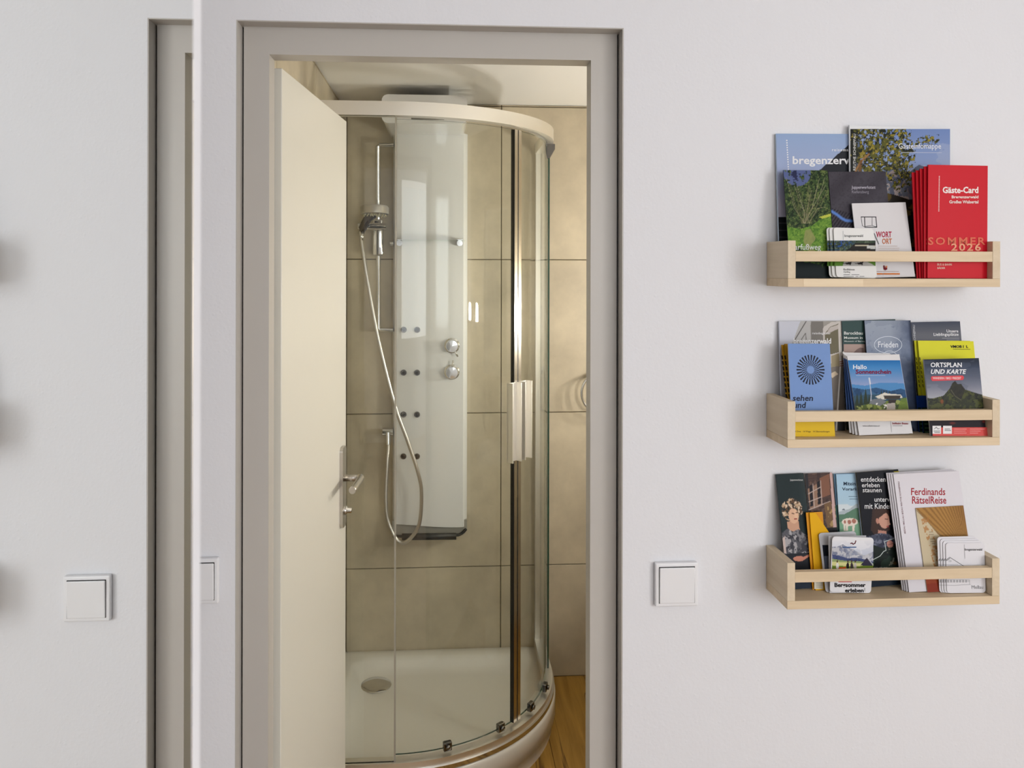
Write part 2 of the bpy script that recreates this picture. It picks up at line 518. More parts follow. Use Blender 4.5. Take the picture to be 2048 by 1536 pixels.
def tray_loop(t, rc):
    """closed outline of the tray inset by t, with rounded corners rc"""
    x0, x1, y0, y1 = TX0 + t, TX1 - t, TY0 + t, TY1 - t
    R = TR - t
    o = []
    def corner(cx, cy, a0, a1, n=7):
        for k in range(n + 1):
            a = math.radians(a0 + (a1 - a0) * k / n)
            o.append((cx + rc * math.cos(a), cy + rc * math.sin(a)))
    corner(x0 + rc, y1 - rc, 90, 180)
    corner(x0 + rc, y0 + rc, 180, 270)
    for k in range(25):
        a = math.radians(-90 + 90 * k / 24)
        o.append((QC.x + R * math.cos(a), QC.y + R * math.sin(a)))
    corner(x1 - rc, y1 - rc, 0, 90)
    return o
tray = thing('shower_tray', 'white quadrant shower tray in the tiled corner', 'shower tray', (0, 0, 0))
bm = bmesh.new()
prof = [(0.012, 0.002, 0.0), (0.012, 0.002, 0.045), (0.0, 0.002, 0.05), (0.0, 0.002, 0.112), (0.003, 0.004, 0.121), (0.010, 0.008, 0.125),
        (0.052, 0.07, 0.125), (0.062, 0.075, 0.123), (0.074, 0.08, 0.114), (0.088, 0.085, 0.099), (0.104, 0.09, 0.089), (0.13, 0.1, 0.085)]
rings = []
for t, rc, z in prof:
    rings.append([bm.verts.new((x, y, z)) for x, y in tray_loop(t, rc)])
for a, b in zip(rings, rings[1:]):
    n = len(a)
    for k in range(n):
        bm.faces.new((a[k], a[(k + 1) % n], b[(k + 1) % n], b[k])).smooth = True
c = bm.verts.new((-0.06, 1.34, 0.083))
for k in range(len(rings[-1])):
    bm.faces.new((rings[-1][k], rings[-1][(k + 1) % len(rings[-1])], c)).smooth = True
basin = obj('basin', bm, M_ACRYL, tray)
basin.data.set_sharp_from_angle(angle=math.radians(70))
bm = bmesh.new()
add_lathe(bm, [(0.056, 0.0), (0.057, 0.004), (0.052, 0.0075), (0.03, 0.009), (0.0, 0.0095)], 36, Matrix.Translation((-0.2486, 1.492, 0.0838)))
drain = smooth(obj('drain_cover', bm, M_CHROME, tray), 60)

enc = thing('shower_enclosure', 'curved glass corner shower cabin with two sliding doors', 'shower cabin', (0, 0, 0.125))
enc.location = (0, 0, 0)
top_rail = swept('top_rail', quad_path(-0.046, gap=0.002), quad_path(-0.010, gap=0.002), 2.053, 2.094, M_ALU, enc)
bot_rail = swept('bottom_rail', quad_path(-0.046, gap=0.002), quad_path(-0.010, gap=0.002), 0.1255, 0.160, M_ALU, enc)
swept('rail_lip', quad_path(-0.012, gap=0.003), quad_path(-0.004, gap=0.003), 0.1255, 0.139, M_CHROME, bot_rail)
box('wall_profile', (TX0 + 0.002, TY0 + 0.012, 0.16), (TX0 + 0.024, TY0 + 0.046, 2.053), M_ALU, enc)
box('wall_profile', (TX1 - 0.044, TY1 - 0.024, 0.16), (TX1 - 0.012, TY1 - 0.001, 2.053), M_ALU, enc)
GM = [M_GLASS, M_GLASSEDGE]
box_l = [Vector((TX0 + 0.024, TY0 + 0.024)), Vector((QC.x + 0.006, TY0 + 0.024))]
box_l2 = [v - Vector((0, 0.006)) for v in box_l]
swept('fixed_pane', box_l, box_l2, 0.16, 2.053, GM, enc)
box_r = [Vector((TX1 - 0.026, QC.y - 0.006)), Vector((TX1 - 0.026, TY1 - 0.024))]
box_r2 = [v + Vector((0.006, 0)) for v in box_r]
swept('fixed_pane', box_r, box_r2, 0.16, 2.053, GM, enc)
swept('edge_seal', [Vector((QC.x + 0.006, TY0 + 0.025)), Vector((QC.x + 0.011, TY0 + 0.025))],
      [Vector((QC.x + 0.006, TY0 + 0.017)), Vector((QC.x + 0.011, TY0 + 0.017))], 0.16, 2.053,
      mat('clear_grey_seal', (176, 172, 160), 0.25), enc)
M_PROFILE = mat('bright_closing_profile', (225, 222, 216), 0.2, 1.0)
OFF = -0.036
MID = 47.6
doors = []
for a0, a1 in ((0.8, MID - 2.0), (MID + 1.8, 89.0)):
    d = swept('sliding_door', arc(OFF - 0.003, a0, a1), arc(OFF + 0.003, a0, a1), 0.172, 2.046, GM, enc)
    doors.append(d)
# magnetic closing profiles of the two doors: black seal, chrome strip, black seal, chrome strip
for dr, a0, a1, m, nm in ((0, MID - 2.15, MID - 1.9, M_BLACK, 'seal'), (0, MID - 1.9, MID - 0.3, M_PROFILE, 'closing_profile'),
                          (1, MID - 0.3, MID + 0.3, M_BLACK, 'seal'), (1, MID + 0.3, MID + 1.9, M_PROFILE, 'closing_profile')):
    swept(nm, arc(OFF - 0.007, a0, a1, 3), arc(OFF + 0.007, a0, a1, 3), 0.168, 2.046, m, doors[dr])
# vertical grip of each door: a folded aluminium channel
for dr, a0, a1 in ((0, MID - 5.6, MID - 0.9), (1, MID + 0.9, MID + 5.2)):
    z0, z1 = 0.998, 1.246
    bm = bmesh.new()
    sweep(bm, arc(OFF + 0.004, a0, a0 + 0.45, 2), arc(OFF + 0.030, a0, a0 + 0.45, 2), z0, z1)
    sweep(bm, arc(OFF + 0.004, a1 - 0.45, a1, 2), arc(OFF + 0.030, a1 - 0.45, a1, 2), z0, z1)
    sweep(bm, arc(OFF + 0.007, a0, a1, 4), arc(OFF + 0.010, a0, a1, 4), z0, z1)
    smooth(obj('grip', bm, M_ALU, doors[dr]), 30)
# rollers and guides
def clip(name, ang, z0, z1, w, off, parent):
    p = QC + Vector((math.sin(math.radians(ang)), -math.cos(math.radians(ang)))) * (TR + off)
    bm = bmesh.new()
    add_box(bm, (-w / 2, -0.012, z0), (w / 2, 0.004, z1), 0.003, 2)
    add_lathe(bm, [(0.0075, 0), (0.0075, 0.006), (0.0, 0.007)], 16,
              Matrix.Translation((0, -0.012, (z0 + z1) / 2)) @ Matrix.Rotation(math.pi / 2, 4, 'X'))
    o = obj(name, bm, M_CHROMED, parent)
    o.location = (p.x, p.y, 0); o.rotation_euler = (0, 0, math.radians(ang))
for dr, ang in ((0, 18.0), (0, 38.5), (1, 55.5), (1, 70.0)):
    clip('bottom_roller', ang, 0.170, 0.197, 0.026, OFF + 0.008, doors[dr])
bm = bmesh.new()
add_prism(bm, [(0.0, 2.053), (0.0, 2.002), (0.012, 2.002), (0.03, 2.034), (0.03, 2.053)], -0.014, 0.014)
br = obj('rail_bracket', bm, M_CHROMED, enc)
br.location = (TX1 - 0.034, QC.y - 0.012, 0)

# ------------------------------------------------------------------ white shower column on the back wall
PX0, PX1, PZ0, PZ1, PYF = -0.1983, 0.0855, 0.626, 2.12, 1.600
col = thing('shower_column', 'white glossy shower column with jets and chrome taps on the tiled wall', 'shower panel', ((PX0 + PX1) / 2, BY1, PZ0))
def P(x, y, z): return (x - (PX0 + PX1) / 2, y - BY1, z - PZ0)
bm = bmesh.new()
n = 18
cx = (PX0 + PX1) / 2
def face_y(x):                                            # gently bowed front
    u = (x - cx) / ((PX1 - PX0) / 2)
    return PYF + 0.012 * u * u + (0.02 * max(0, abs(u) - 0.94) / 0.06)
xs = [PX0 + (PX1 - PX0) * k / n for k in range(n + 1)]
def bottom(x):
    u = (x - PX0) / (PX1 - PX0)
    return PZ0 + 0.008 * math.cos(math.pi * u) * (1 if u < 1 else 1)
fr = [[bm.verts.new(P(x, face_y(x), bottom(x) if z == 0 else PZ1)) for x in xs] for z in (0, 1)]
bk = [[bm.verts.new(P(x, BY1 - 0.001, bottom(x) if z == 0 else PZ1)) for x in xs] for z in (0, 1)]
for k in range(n):
    bm.faces.new((fr[0][k], fr[0][k + 1], fr[1][k + 1], fr[1][k])).smooth = True
    bm.faces.new((bk[0][k], bk[1][k], bk[1][k + 1], bk[0][k + 1]))
    bm.faces.new((fr[0][k], bk[0][k], bk[0][k + 1], fr[0][k + 1]))
    bm.faces.new((fr[1][k], fr[1][k + 1], bk[1][k + 1], bk[1][k]))
for k in (0, n):
    bm.faces.new((fr[0][k], fr[1][k], bk[1][k], bk[0][k]))
smooth(obj('panel_body', bm, M_PANEL, col), 35)
# overhead box reaching forward, with a slit for the rain shower
bm = bmesh.new()
o = rounded(-0.2215, 2.112, 0.0765, 2.212, 0.022, 6)
add_prism(bm, [(x - cx, z - PZ0) for x, z in o], 1.36 - BY1, -0.001, smooth=True)
head = smooth(obj('overhead_box', bm, M_PANEL, col), 40)
box('water_slit', P(-0.119, 1.3585, 2.125), P(-0.004, 1.362, 2.133), M_GREYPL, head)
# grey foot with a black bar
bm = bmesh.new()
o = [(PX0, 0.645), (PX0, 0.592)] + [(PX1 - 0.03 + 0.03 * math.cos(a), 0.612 + 0.03 * math.sin(a)) for a in (-1.57, -1.1, -0.7, -0.3, 0)] + [(PX1, 0.645)]
o[1] = (PX0, 0.582)
add_prism(bm, [(x - cx, z - PZ0) for x, z in o], 1.616 - BY1, -0.001)
foot = obj('foot_panel', bm, mat('light_grey_plastic', (168, 164, 154), 0.3), col)
bm = bmesh.new(); add_tube(bm, [P(-0.160, 1.588, 0.593), P(0.044, 1.588, 0.591)], 0.0125, 16)
obj('black_bar', bm, M_BLACK, foot)
bm = bmesh.new()
add_tube(bm, [P(*p) for p in spline([(PX0 + 0.003, 1.606, 0.592), (-0.14, 1.594, 0.592), (0.03, 1.594, 0.593), (0.062, 1.600, 0.596), (PX1 - 0.003, 1.608, 0.612)], 5)], 0.0055, 10)
obj('bar_support', bm, M_BLACK, foot)
# jets
for x in (-0.1559, -0.1049):
    for z in (1.372, 1.2096, 1.051, 0.8923):
        M = Matrix.Translation(P(x, face_y(x) + 0.001, z)) @ Matrix.Rotation(math.pi / 2, 4, 'X')
        bm = bmesh.new(); add_lathe(bm, [(0.0115, 0), (0.0115, 0.004), (0.0095, 0.007), (0.0065, 0.007), (0.0055, 0.004), (0.0, 0.004)], 20, M)
        j = smooth(obj('body_jet', bm, M_CHROMED, col), 50)
        bm = bmesh.new(); add_lathe(bm, [(0.0052, 0.0042), (0.0045, 0.0052), (0.0, 0.0054)], 14, M)
        obj('nozzle', bm, M_BLACK, j)
# taps
for z, ang in ((1.3117, -62), (1.2116, 85)):
    M = Matrix.Translation(P(0.0268, face_y(0.0268) + 0.001, z)) @ Matrix.Rotation(math.pi / 2, 4, 'X')
    bm = bmesh.new()
    add_lathe(bm, [(0.029, 0), (0.029, 0.004), (0.0245, 0.006), (0.0235, 0.030), (0.021, 0.034), (0.0, 0.035)], 32, M)
    t = smooth(obj('tap_knob', bm, M_CHROME, col), 40)
    a = math.radians(ang)
    p0 = Vector(P(0.0268, face_y(0.0268) - 0.020, z))
    dv = Vector((math.cos(a), 0, math.sin(a)))
    bm = bmesh.new(); add_tube(bm, [p0 + dv * 0.016, p0 + dv * 0.046], [0.0045, 0.0035], 10)
    obj('pin_lever', bm, M_CHROME, t)
# glass shelf
bm = bmesh.new()
o = [(-0.186, 1.603), (0.074, 1.603), (0.074, 1.52)] + [(-0.056 + 0.13 * math.cos(a), 1.52 - 0.028 * math.sin(a)) for a in [math.pi * k / 12 for k in range(1, 12)]] + [(-0.186, 1.52)]
a = [bm.verts.new(P(x, y, 1.704)) for x, y in o]; b = [bm.verts.new(P(x, y, 1.710)) for x, y in o]
bm.faces.new(a); bm.faces.new(b)
for k in range(len(o)):
    bm.faces.new((a[k], a[(k + 1) % len(o)], b[(k + 1) % len(o)], b[k]))
gs = obj('glass_shelf', bm, M_GLASS, col)
for x in (-0.172, 0.055):
    bm = bmesh.new()
    add_tube(bm, [P(x, 1.612, 1.700), P(x, 1.575, 1.700)], 0.011, 16)
    add_box(bm, P(x - 0.014, 1.570, 1.7105), P(x + 0.014, 1.603, 1.7145), 0.001, 1)
    smooth(obj('shelf_clamp', bm, M_CHROME, gs), 40)
bm = bmesh.new(); add_tube(bm, [P(PX0 + 0.002, 1.628, 1.699), P(PX0 - 0.012, 1.628, 1.699)], 0.010, 14)
smooth(obj('side_button', bm, M_CHROME, col), 40)
# slide bar bowed off the side of the column
bm = bmesh.new()
rx, ry = -0.2555, 1.624
add_tube(bm, [P(PX0 + 0.002, ry, 2.074), P(rx + 0.006, ry, 2.074), P(rx, ry, 2.068), P(rx + 0.003, ry, 1.376), P(rx + 0.009, ry, 1.370), P(PX0 + 0.002, ry, 1.370)], 0.0085, 14)
bar = smooth(obj('slide_bar', bm, M_CHROME, col), 50)
bm = bmesh.new()
add_box(bm, P(rx - 0.018, 1.604, 1.652), P(rx + 0.020, 1.648, 1.790), 0.007, 3)
add_tube(bm, [P(-0.326, 1.586, 1.762), P(-0.222, 1.586, 1.762)], 0.0135, 16)
slider = smooth(obj('slider', bm, M_CHROME, bar), 40)
bm = bmesh.new()
add_tube(bm, [P(PX0 + 0.002, 1.628, 0.982), P(-0.236, 1.628, 0.982)], 0.0145, 16)
add_tube(bm, [P(-0.2155, 1.622, 0.980), P(-0.2135, 1.612, 0.935)], [0.010, 0.0085], 14)
smooth(obj('hose_elbow', bm, M_CHROME, col), 40)

# hand shower resting in the slider (lifts off: its own thing), with its hose
hs = thing('hand_shower', 'round chrome hand shower on the slide bar', 'shower head', (-0.2585, 1.50, 1.8185))
def H(x, y, z): return (x + 0.2585, y - 1.50, z - 1.8185)
bm = bmesh.new()
Mh = Matrix.Translation(H(-0.2585, 1.515, 1.801)) @ Matrix.Rotation(math.radians(-4), 4, 'X')
add_lathe(bm, [(0.046, 0.0), (0.0515, 0.003), (0.052, 0.026), (0.048, 0.032), (0.03, 0.036), (0.0, 0.037)], 36, Mh)
smooth(obj('head_disc', bm, M_STEEL, hs), 40)
bm = bmesh.new()
for r, k in ((0.014, 6), (0.028, 12), (0.041, 18)):
    for i in range(k):
        t = 2 * math.pi * i / k
        add_lathe(bm, [(0.0026, 0.0), (0.0018, -0.0055), (0.0, -0.0056)], 6, Mh @ Matrix.Translation((r * math.cos(t), r * math.sin(t), 0)))
noz = obj('nozzles', bm, mat('grey_nozzle_rubber', (190, 182, 150), 0.5), hs)
noz['kind'] = 'stuff'
bm = bmesh.new()
hp = spline([(-0.311, 1.558, 1.735), (-0.302, 1.556, 1.762), (-0.285, 1.545, 1.790), (-0.266, 1.530, 1.803)], 5)
add_tube(bm, [H(*p) for p in hp], [0.011] * 3 + [0.0155] * (len(hp) - 6) + [0.016] * 3, 14)
smooth(obj('handle', bm, mat('dark_chrome_handle', (92, 86, 84), 0.16, 1.0), hs), 50)

hose_pts = [(-0.3115, 1.556, 1.742), (-0.309, 1.548, 1.700), (-0.2863, 1.54, 1.5615), (-0.2455, 1.54, 1.3394), (-0.1843, 1.535, 1.0981), (-0.1379, 1.535, 0.9678),
            (-0.1008, 1.535, 0.8559), (-0.0858, 1.54, 0.7721), (-0.0948, 1.545, 0.6515), (-0.1372, 1.55, 0.591), (-0.1741, 1.555, 0.590),
            (-0.2111, 1.565, 0.6629), (-0.2196, 1.575, 0.7464), (-0.2157, 1.592, 0.876), (-0.2135, 1.611, 0.937)]
bm = bmesh.new(); add_tube(bm, spline(hose_pts, 14), 0.0068, 12)
hose = smooth(obj('hose', bm, M_STEEL, col), 60)
hose['label'] = 'silver flexible hose looping in front of the column'
hose.location = (-cx, -BY1, -PZ0)
bm = bmesh.new(); add_tube(bm, [(-0.3114, 1.5562, 1.741), (-0.3096, 1.5500, 1.708)], [0.0095, 0.0078], 14)
obj('hose_nut', bm, M_CHROME, hose)

# ------------------------------------------------------------------ towel ring
ring = thing('towel_ring', 'round chrome towel ring on the tiled back wall', 'towel ring', (0.612, BY1, 1.12))
bm = bmesh.new()
add_tube(bm, [(0.08 * math.cos(t), -0.035, 0.08 * math.sin(t)) for t in [2 * math.pi * k / 48 for k in range(49)]], 0.0055, 10, cap=False)
smooth(obj('ring', bm, M_CHROME, ring), 60)
bm = bmesh.new()
Mr = Matrix.Translation((0, 0, 0.08)) @ Matrix.Rotation(math.pi / 2, 4, 'X')
add_lathe(bm, [(0.022, 0.0), (0.022, 0.006), (0.011, 0.010), (0.010, 0.036), (0.012, 0.044), (0.0, 0.046)], 24, Mr)
smooth(obj('wall_mount', bm, M_CHROME, ring), 40)

# ------------------------------------------------------------------ washing place on the right wall (seen as reflections in the cabin glass)
vm = thing('vanity_mirror', 'bathroom mirror above the washbasin, seen reflected in the cabin glass', 'mirror', (BX1, 0.76, 1.12))
box('mirror_pane', (-0.012, -0.28, 0.0), (-0.006, 0.28, 0.75), M_MIRROR, vm)
box('back_board', (-0.006, -0.285, -0.005), (0.0, 0.285, 0.755), M_PLASTIC, vm)
wbz = thing('washbasin', 'white oval washbasin, seen reflected in the cabin glass', 'washbasin', (BX1 - 0.24, 0.76, 0.0))
bm = bmesh.new()
seg = 40
def oval(rx, ry, z, dx=0.0): return [bm.verts.new((min(rx * math.cos(t) + dx, 0.238), ry * math.sin(t), z)) for t in [2 * math.pi * k / seg for k in range(seg)]]
rg = [oval(0.05, 0.06, 0.60), oval(0.15, 0.18, 0.66), oval(0.225, 0.27, 0.76), oval(0.24, 0.29, 0.82), oval(0.238, 0.288, 0.83), oval(0.20, 0.245, 0.83),
      oval(0.19, 0.235, 0.82), oval(0.15, 0.18, 0.74), oval(0.06, 0.07, 0.71)]
for a, b in zip(rg, rg[1:]):
    for k in range(seg):
        bm.faces.new((a[k], a[(k + 1) % seg], b[(k + 1) % seg], b[k])).smooth = True
bm.faces.new(rg[0]); bm.faces.new(rg[-1])
obj('bowl', bm, M_ACRYL, wbz)
bm = bmesh.new(); add_lathe(bm, [(0.13, 0.002), (0.12, 0.05), (0.08, 0.3), (0.085, 0.62), (0.0, 0.63)], 28)
smooth(obj('pedestal', bm, M_ACRYL, wbz), 50)
bm = bmesh.new()
add_tube(bm, [(0.17, 0, 0.828), (0.17, 0, 0.91)], 0.02, 16)
add_tube(bm, spline([(0.17, 0, 0.90), (0.12, 0, 0.925), (0.06, 0, 0.915), (0.05, 0, 0.895)], 5), 0.011, 12)
smooth(obj('faucet', bm, M_CHROME, wbz), 50)

M_BULB = mat('glowing_bulb', (255, 244, 225), 0.4, emit=(255, 249, 238), estr=455.0)
def wall_lamp(label, y):
    t = thing('wall_lamp', label, 'wall lamp', (BX1, y, 1.34), 'wall lamps beside the bathroom mirror')
    bm = bmesh.new(); add_lathe(bm, [(0.05, 0), (0.05, 0.012), (0.02, 0.02), (0.0, 0.021)], 24, Matrix.Rotation(-math.pi / 2, 4, 'Y'))
    smooth(obj('rose', bm, M_CHROME, t), 40)
    for s in (-1, 1):
        bm = bmesh.new()
        add_tube(bm, spline([(-0.015, 0, 0), (-0.06, s * 0.04, -0.04), (-0.09, s * 0.09, -0.02), (-0.09, s * 0.095, 0.01)], 6), 0.006, 10)
        add_lathe(bm, [(0.034, 0.0), (0.037, 0.008), (0.0, 0.012)], 18, Matrix.Translation((-0.09, s * 0.095, 0.008)))
        arm = smooth(obj('lamp_arm', bm, M_CHROME, t), 50)
        bm = bmesh.new()
        add_lathe(bm, [(0.010, 0.0), (0.0145, 0.018), (0.017, 0.04), (0.012, 0.066), (0.003, 0.086), (0.0, 0.087)], 16,
                  Matrix.Translation((-0.09, s * 0.095, 0.018)))
        obj('candle_bulb', bm, M_BULB, arm)
wall_lamp('twin candle wall lamp near the door, seen reflected in the cabin glass', 0.26)
wall_lamp('twin candle wall lamp near the back wall, seen reflected in the cabin glass', 1.28)

# ------------------------------------------------------------------ three birch wall racks
SX0, SX1, SD, SH, SB, ST = 0.6038, 0.9953, 0.0951, 0.082, 0.0146, 0.0142
SHELF_Z = [1.5761, 1.2917, 1.0065]
M_LAM = wood_mat('pale_birch_wood_light', (236, 217, 186), (224, 202, 168), 'X', 14, 0.6)
for i, (z, lab) in enumerate(zip(SHELF_Z, ('topmost pale birch wall rack holding the red booklets',
                                           'middle pale birch wall rack of the three, below the red booklets',
                                           'lowest pale birch wall rack of the three, with the black and white booklets'))):
    t = thing('wall_rack', lab, 'shelf', (SX0, 0, z), 'birch wall racks')
    W = SX1 - SX0
    box('board', (0, -SD, 0), (W, -0.0005, SB), M_BIRCH, t, 0.0006)
    for x in (0, W - ST):
        box('side', (x, -SD, SB + 0.0001), (x + ST, -0.0005, SH), M_BIRCHY, t, 0.0006)
    z0 = {0: 0.0450, 1: 0.0455, 2: 0.0470}[i]
    box('front_rail', (ST, -SD + 0.0005, z0), (W - ST, -SD + 0.0125, z0 + 0.0185), M_BIRCH, t, 0.0006)
    if i == 0:      # finger-jointed lamella glued into the board's front edge
        box('board_lamella', (0.028, -SD - 0.0004, 0.0005), (0.137, -SD + 0.003, SB - 0.0005), M_LAM, t)

# ------------------------------------------------------------------ printed matter
def px_ray(px, py):
    a, b = px - CX, py - CY
    cr, sr = math.cos(ROLL), math.sin(ROLL)
    u, v = (a * cr + b * sr) / F_PX, -(-a * sr + b * cr) / F_PX
    c, s = math.cos(YAW), math.sin(YAW)
    return Vector((u * c + s, -u * s + c, v))
EYE = Vector((0, -DIST, CAM_Z))
def at(px, py, Y):
    """point of the vertical plane at depth Y that was measured at this place of the photograph"""
    r = px_ray(px, py)
    return EYE + r * ((Y + DIST) / r.y)

def print_mat():
    m = bpy.data.materials.new('printed_paper')
    m.use_nodes = True
    nt = m.node_tree
    b = nt.nodes['Principled BSDF']
    a = nt.nodes.new('ShaderNodeAttribute'); a.attribute_name = 'ink'
    nt.links.new(a.outputs['Color'], b.inputs['Base Color'])
    b.inputs['Roughness'].default_value = 0.4
    b.inputs['Specular IOR Level'].default_value = 0.1
    return m
M_PRINT = print_mat()
def ink(col, rough=0.35):
    return mat('ink_%02x%02x%02x' % tuple(int(v) for v in col), tuple(v * 0.97 for v in col), rough, spec=0.1)

_TXT = {}
def text_geo(s, bold, shear, space):
    key = (s, bold, shear, space)
    if key not in _TXT:
        cu = bpy.data.curves.new('lettering', 'FONT')
        cu.body = s; cu.resolution_u = 2; cu.offset = bold; cu.shear = shear; cu.space_character = space
        o = bpy.data.objects.new('lettering', cu)
        me = o.to_mesh()
        v = np.array([tuple(p.co) for p in me.vertices])
        f = [tuple(p.vertices) for p in me.polygons]
        o.to_mesh_clear()
        bpy.data.objects.remove(o); bpy.data.curves.remove(cu)
        lo, hi = v.min(0), v.max(0)
        _TXT[key] = ((v - lo) / np.maximum(hi - lo, 1e-6), f)
    return _TXT[key]

class Sheet:
    """one leaflet, booklet or card leaning in a rack"""
    def __init__(s, name, label, cat, rack, TL, TR, BLx, BRx, yb, yt, th=0.002, body=(232, 231, 228), group=None,
                 shape=None, face=None):
        zb = SHELF_Z[rack] + SB + 0.0003
        pyb = {0: 557, 1: 870, 2: 1182}[rack]
        tl, tr = at(*TL, yt), at(*TR, yt)
        bl, br = at(BLx, pyb, yb), at(BRx, pyb, yb)
        bl.z = br.z = zb
        mb, mt = (bl + br) / 2, (tl + tr) / 2
        up = mt - mb
        s.h = up.length; up.normalize()
        r = (tr - tl) + (br - bl)
        s.w = r.length / 2
        r = (r - up * r.dot(up)).normalized()
        back = up.cross(r).normalized()
        org = mb - r * s.w / 2
        low = min(0.0, (r * s.w).z) + min(0.0, back.z * th)
        org.z = zb - low
        s.M = Matrix(((r.x, back.x, up.x, org.x), (r.y, back.y, up.y, org.y), (r.z, back.z, up.z, org.z), (0, 0, 0, 1)))
        s.Mi = s.M.inverted()
        bm = bmesh.new()
        if shape == 'card':
            add_prism(bm, rounded(0, 0, s.w, s.h, 0.0055, 4), 0, th)
        elif shape == 'cut':
            add_prism(bm, [(0, 0), (s.w, 0), (s.w, s.h * 0.70), (s.w * 0.30, s.h), (0, s.h)], 0, th)
        else:
            add_box(bm, (0, 0, 0), (s.w, th, s.h))
        s.o = obj(name, bm, ink(body, 0.5) if body != (232, 231, 228) else M_PAPER)
        s.o.matrix_world = s.M
        tag(s.o, label, cat, group)
        s.layer = 0
        if face is not None:
            s.rect(None, face, 'cover')
    def loc(s, px, py):
        """place on the cover for a place measured in the photograph"""
        r = px_ray(px, py)
        e = s.Mi @ EYE; d = s.Mi.to_3x3() @ r
        p = e + d * (-e.y / d.y)
        return p.x, p.z
    def uv(s, px, py):
        x, z = s.loc(px, py)
        return x / s.w, 1 - z / s.h
    def _y(s):
        s.layer += 1
        return -0.00012 * s.layer
    def poly(s, pts, col, name='print_area', px=True):
        """flat printed shape"""
        q = [s.loc(*p) for p in pts] if px else pts
        bm = bmesh.new(); y = s._y()
        f = bm.faces.new([bm.verts.new((x, y, z)) for x, z in q])
        bm.normal_update()
        if f.normal.y > 0: f.normal_flip()
        me = bpy.data.meshes.new(name); bm.to_mesh(me); bm.free()
        me.materials.append(ink(col))
        o = bpy.data.objects.new(name, me); C.objects.link(o); o.parent = s.o
        return o
    def rect(s, box_, col, name='print_area'):
        if box_ is None:
            return s.poly([(0, 0), (s.w, 0), (s.w, s.h), (0, s.h)], col, name, px=False)
        x0, y0, x1, y1 = box_
        return s.poly([(x0, y0), (x1, y0), (x1, y1), (x0, y1)], col, name)
    def lines(s, segs, wpx, col, name='line_art'):
        """printed line drawing: list of polylines in photo places, width in photo pixels"""
        bm = bmesh.new(); y = s._y(); hw = wpx / 2 / 1130.0
        for pl in segs:
            q = [Vector(s.loc(*p)) for p in pl]
            for a, b in zip(q, q[1:]):
                d = (b - a)
                if d.length < 1e-6: continue
                d.normalize(); n = Vector((-d.y, d.x)) * hw; e = d * hw * 0.6
                bm.faces.new([bm.verts.new((v.x, y, v.y)) for v in (a - n - e, b - n + e, b + n + e, a + n - e)])
        me = bpy.data.meshes.new(name); bm.to_mesh(me); bm.free()
        me.materials.append(ink(col))
        o = bpy.data.objects.new(name, me); C.objects.link(o); o.parent = s.o
    def text(s, st, x0, y0, x1, y1, col, bold=0.0, shear=0.0, space=1.0, vert=False, name='lettering'):
        """lettering filling the given box of the photograph"""
        v, f = text_geo(st, bold, shear, space)
        if vert:
            o, ex, ez = Vector(s.loc(x1, y1)), Vector(s.loc(x1, y0)), Vector(s.loc(x0, y1))
        else:
            o, ex, ez = Vector(s.loc(x0, y1)), Vector(s.loc(x1, y1)), Vector(s.loc(x0, y0))
        ex, ez = ex - o, ez - o
        y = s._y()
        P = [(o.x + a * ex.x + b * ez.x, y, o.y + a * ex.y + b * ez.y) for a, b, _ in v]
        me = bpy.data.meshes.new(name)
        me.from_pydata(P, [], f)
        me.materials.append(ink(col))
        ob = bpy.data.objects.new(name, me); C.objects.link(ob); ob.parent = s.o
    def art(s, A, box_=None, name='cover_picture'):
        """picture printed on the cover (colour grid), over the whole cover or the given photo box"""
        h, w = A.a.shape[:2]
        if box_ is None:
            c = [(0, s.h), (s.w, s.h), (0, 0), (s.w, 0)]
        else:
            x0, y0, x1, y1 = box_
            c = [s.loc(x0, y0), s.loc(x1, y0), s.loc(x0, y1), s.loc(x1, y1)]
        c = np.array(c)
        u, v = np.meshgrid(np.linspace(0, 1, w), np.linspace(0, 1, h))
        q = (c[0] * ((1 - u) * (1 - v))[..., None] + c[1] * (u * (1 - v))[..., None]
             + c[2] * ((1 - u) * v)[..., None] + c[3] * (u * v)[..., None]).reshape(-1, 2)
        co = np.column_stack([q[:, 0], np.full(len(q), s._y()), q[:, 1]])
        i = np.arange(w * h).reshape(h, w)
        quads = np.stack([i[1:, :-1], i[1:, 1:], i[:-1, 1:], i[:-1, :-1]], -1).reshape(-1, 4)
        me = bpy.data.meshes.new(name)
        me.vertices.add(len(co)); me.vertices.foreach_set('co', co.ravel())
        me.loops.add(quads.size); me.loops.foreach_set('vertex_index', quads.ravel())
        me.polygons.add(len(quads)); me.polygons.foreach_set('loop_start', np.arange(0, quads.size, 4))
        me.update(calc_edges=True)
        at_ = me.color_attributes.new('ink', 'FLOAT_COLOR', 'POINT')
        rgba = np.ones((w * h, 4)); rgba[:, :3] = np.clip(lin(np.clip(A.a, 0, 255)) * 0.93, 0, 0.92).reshape(-1, 3)
        at_.data.foreach_set('color', rgba.astype(np.float32).ravel())
        me.materials.append(M_PRINT)
        o = bpy.data.objects.new(name, me); C.objects.link(o); o.parent = s.o

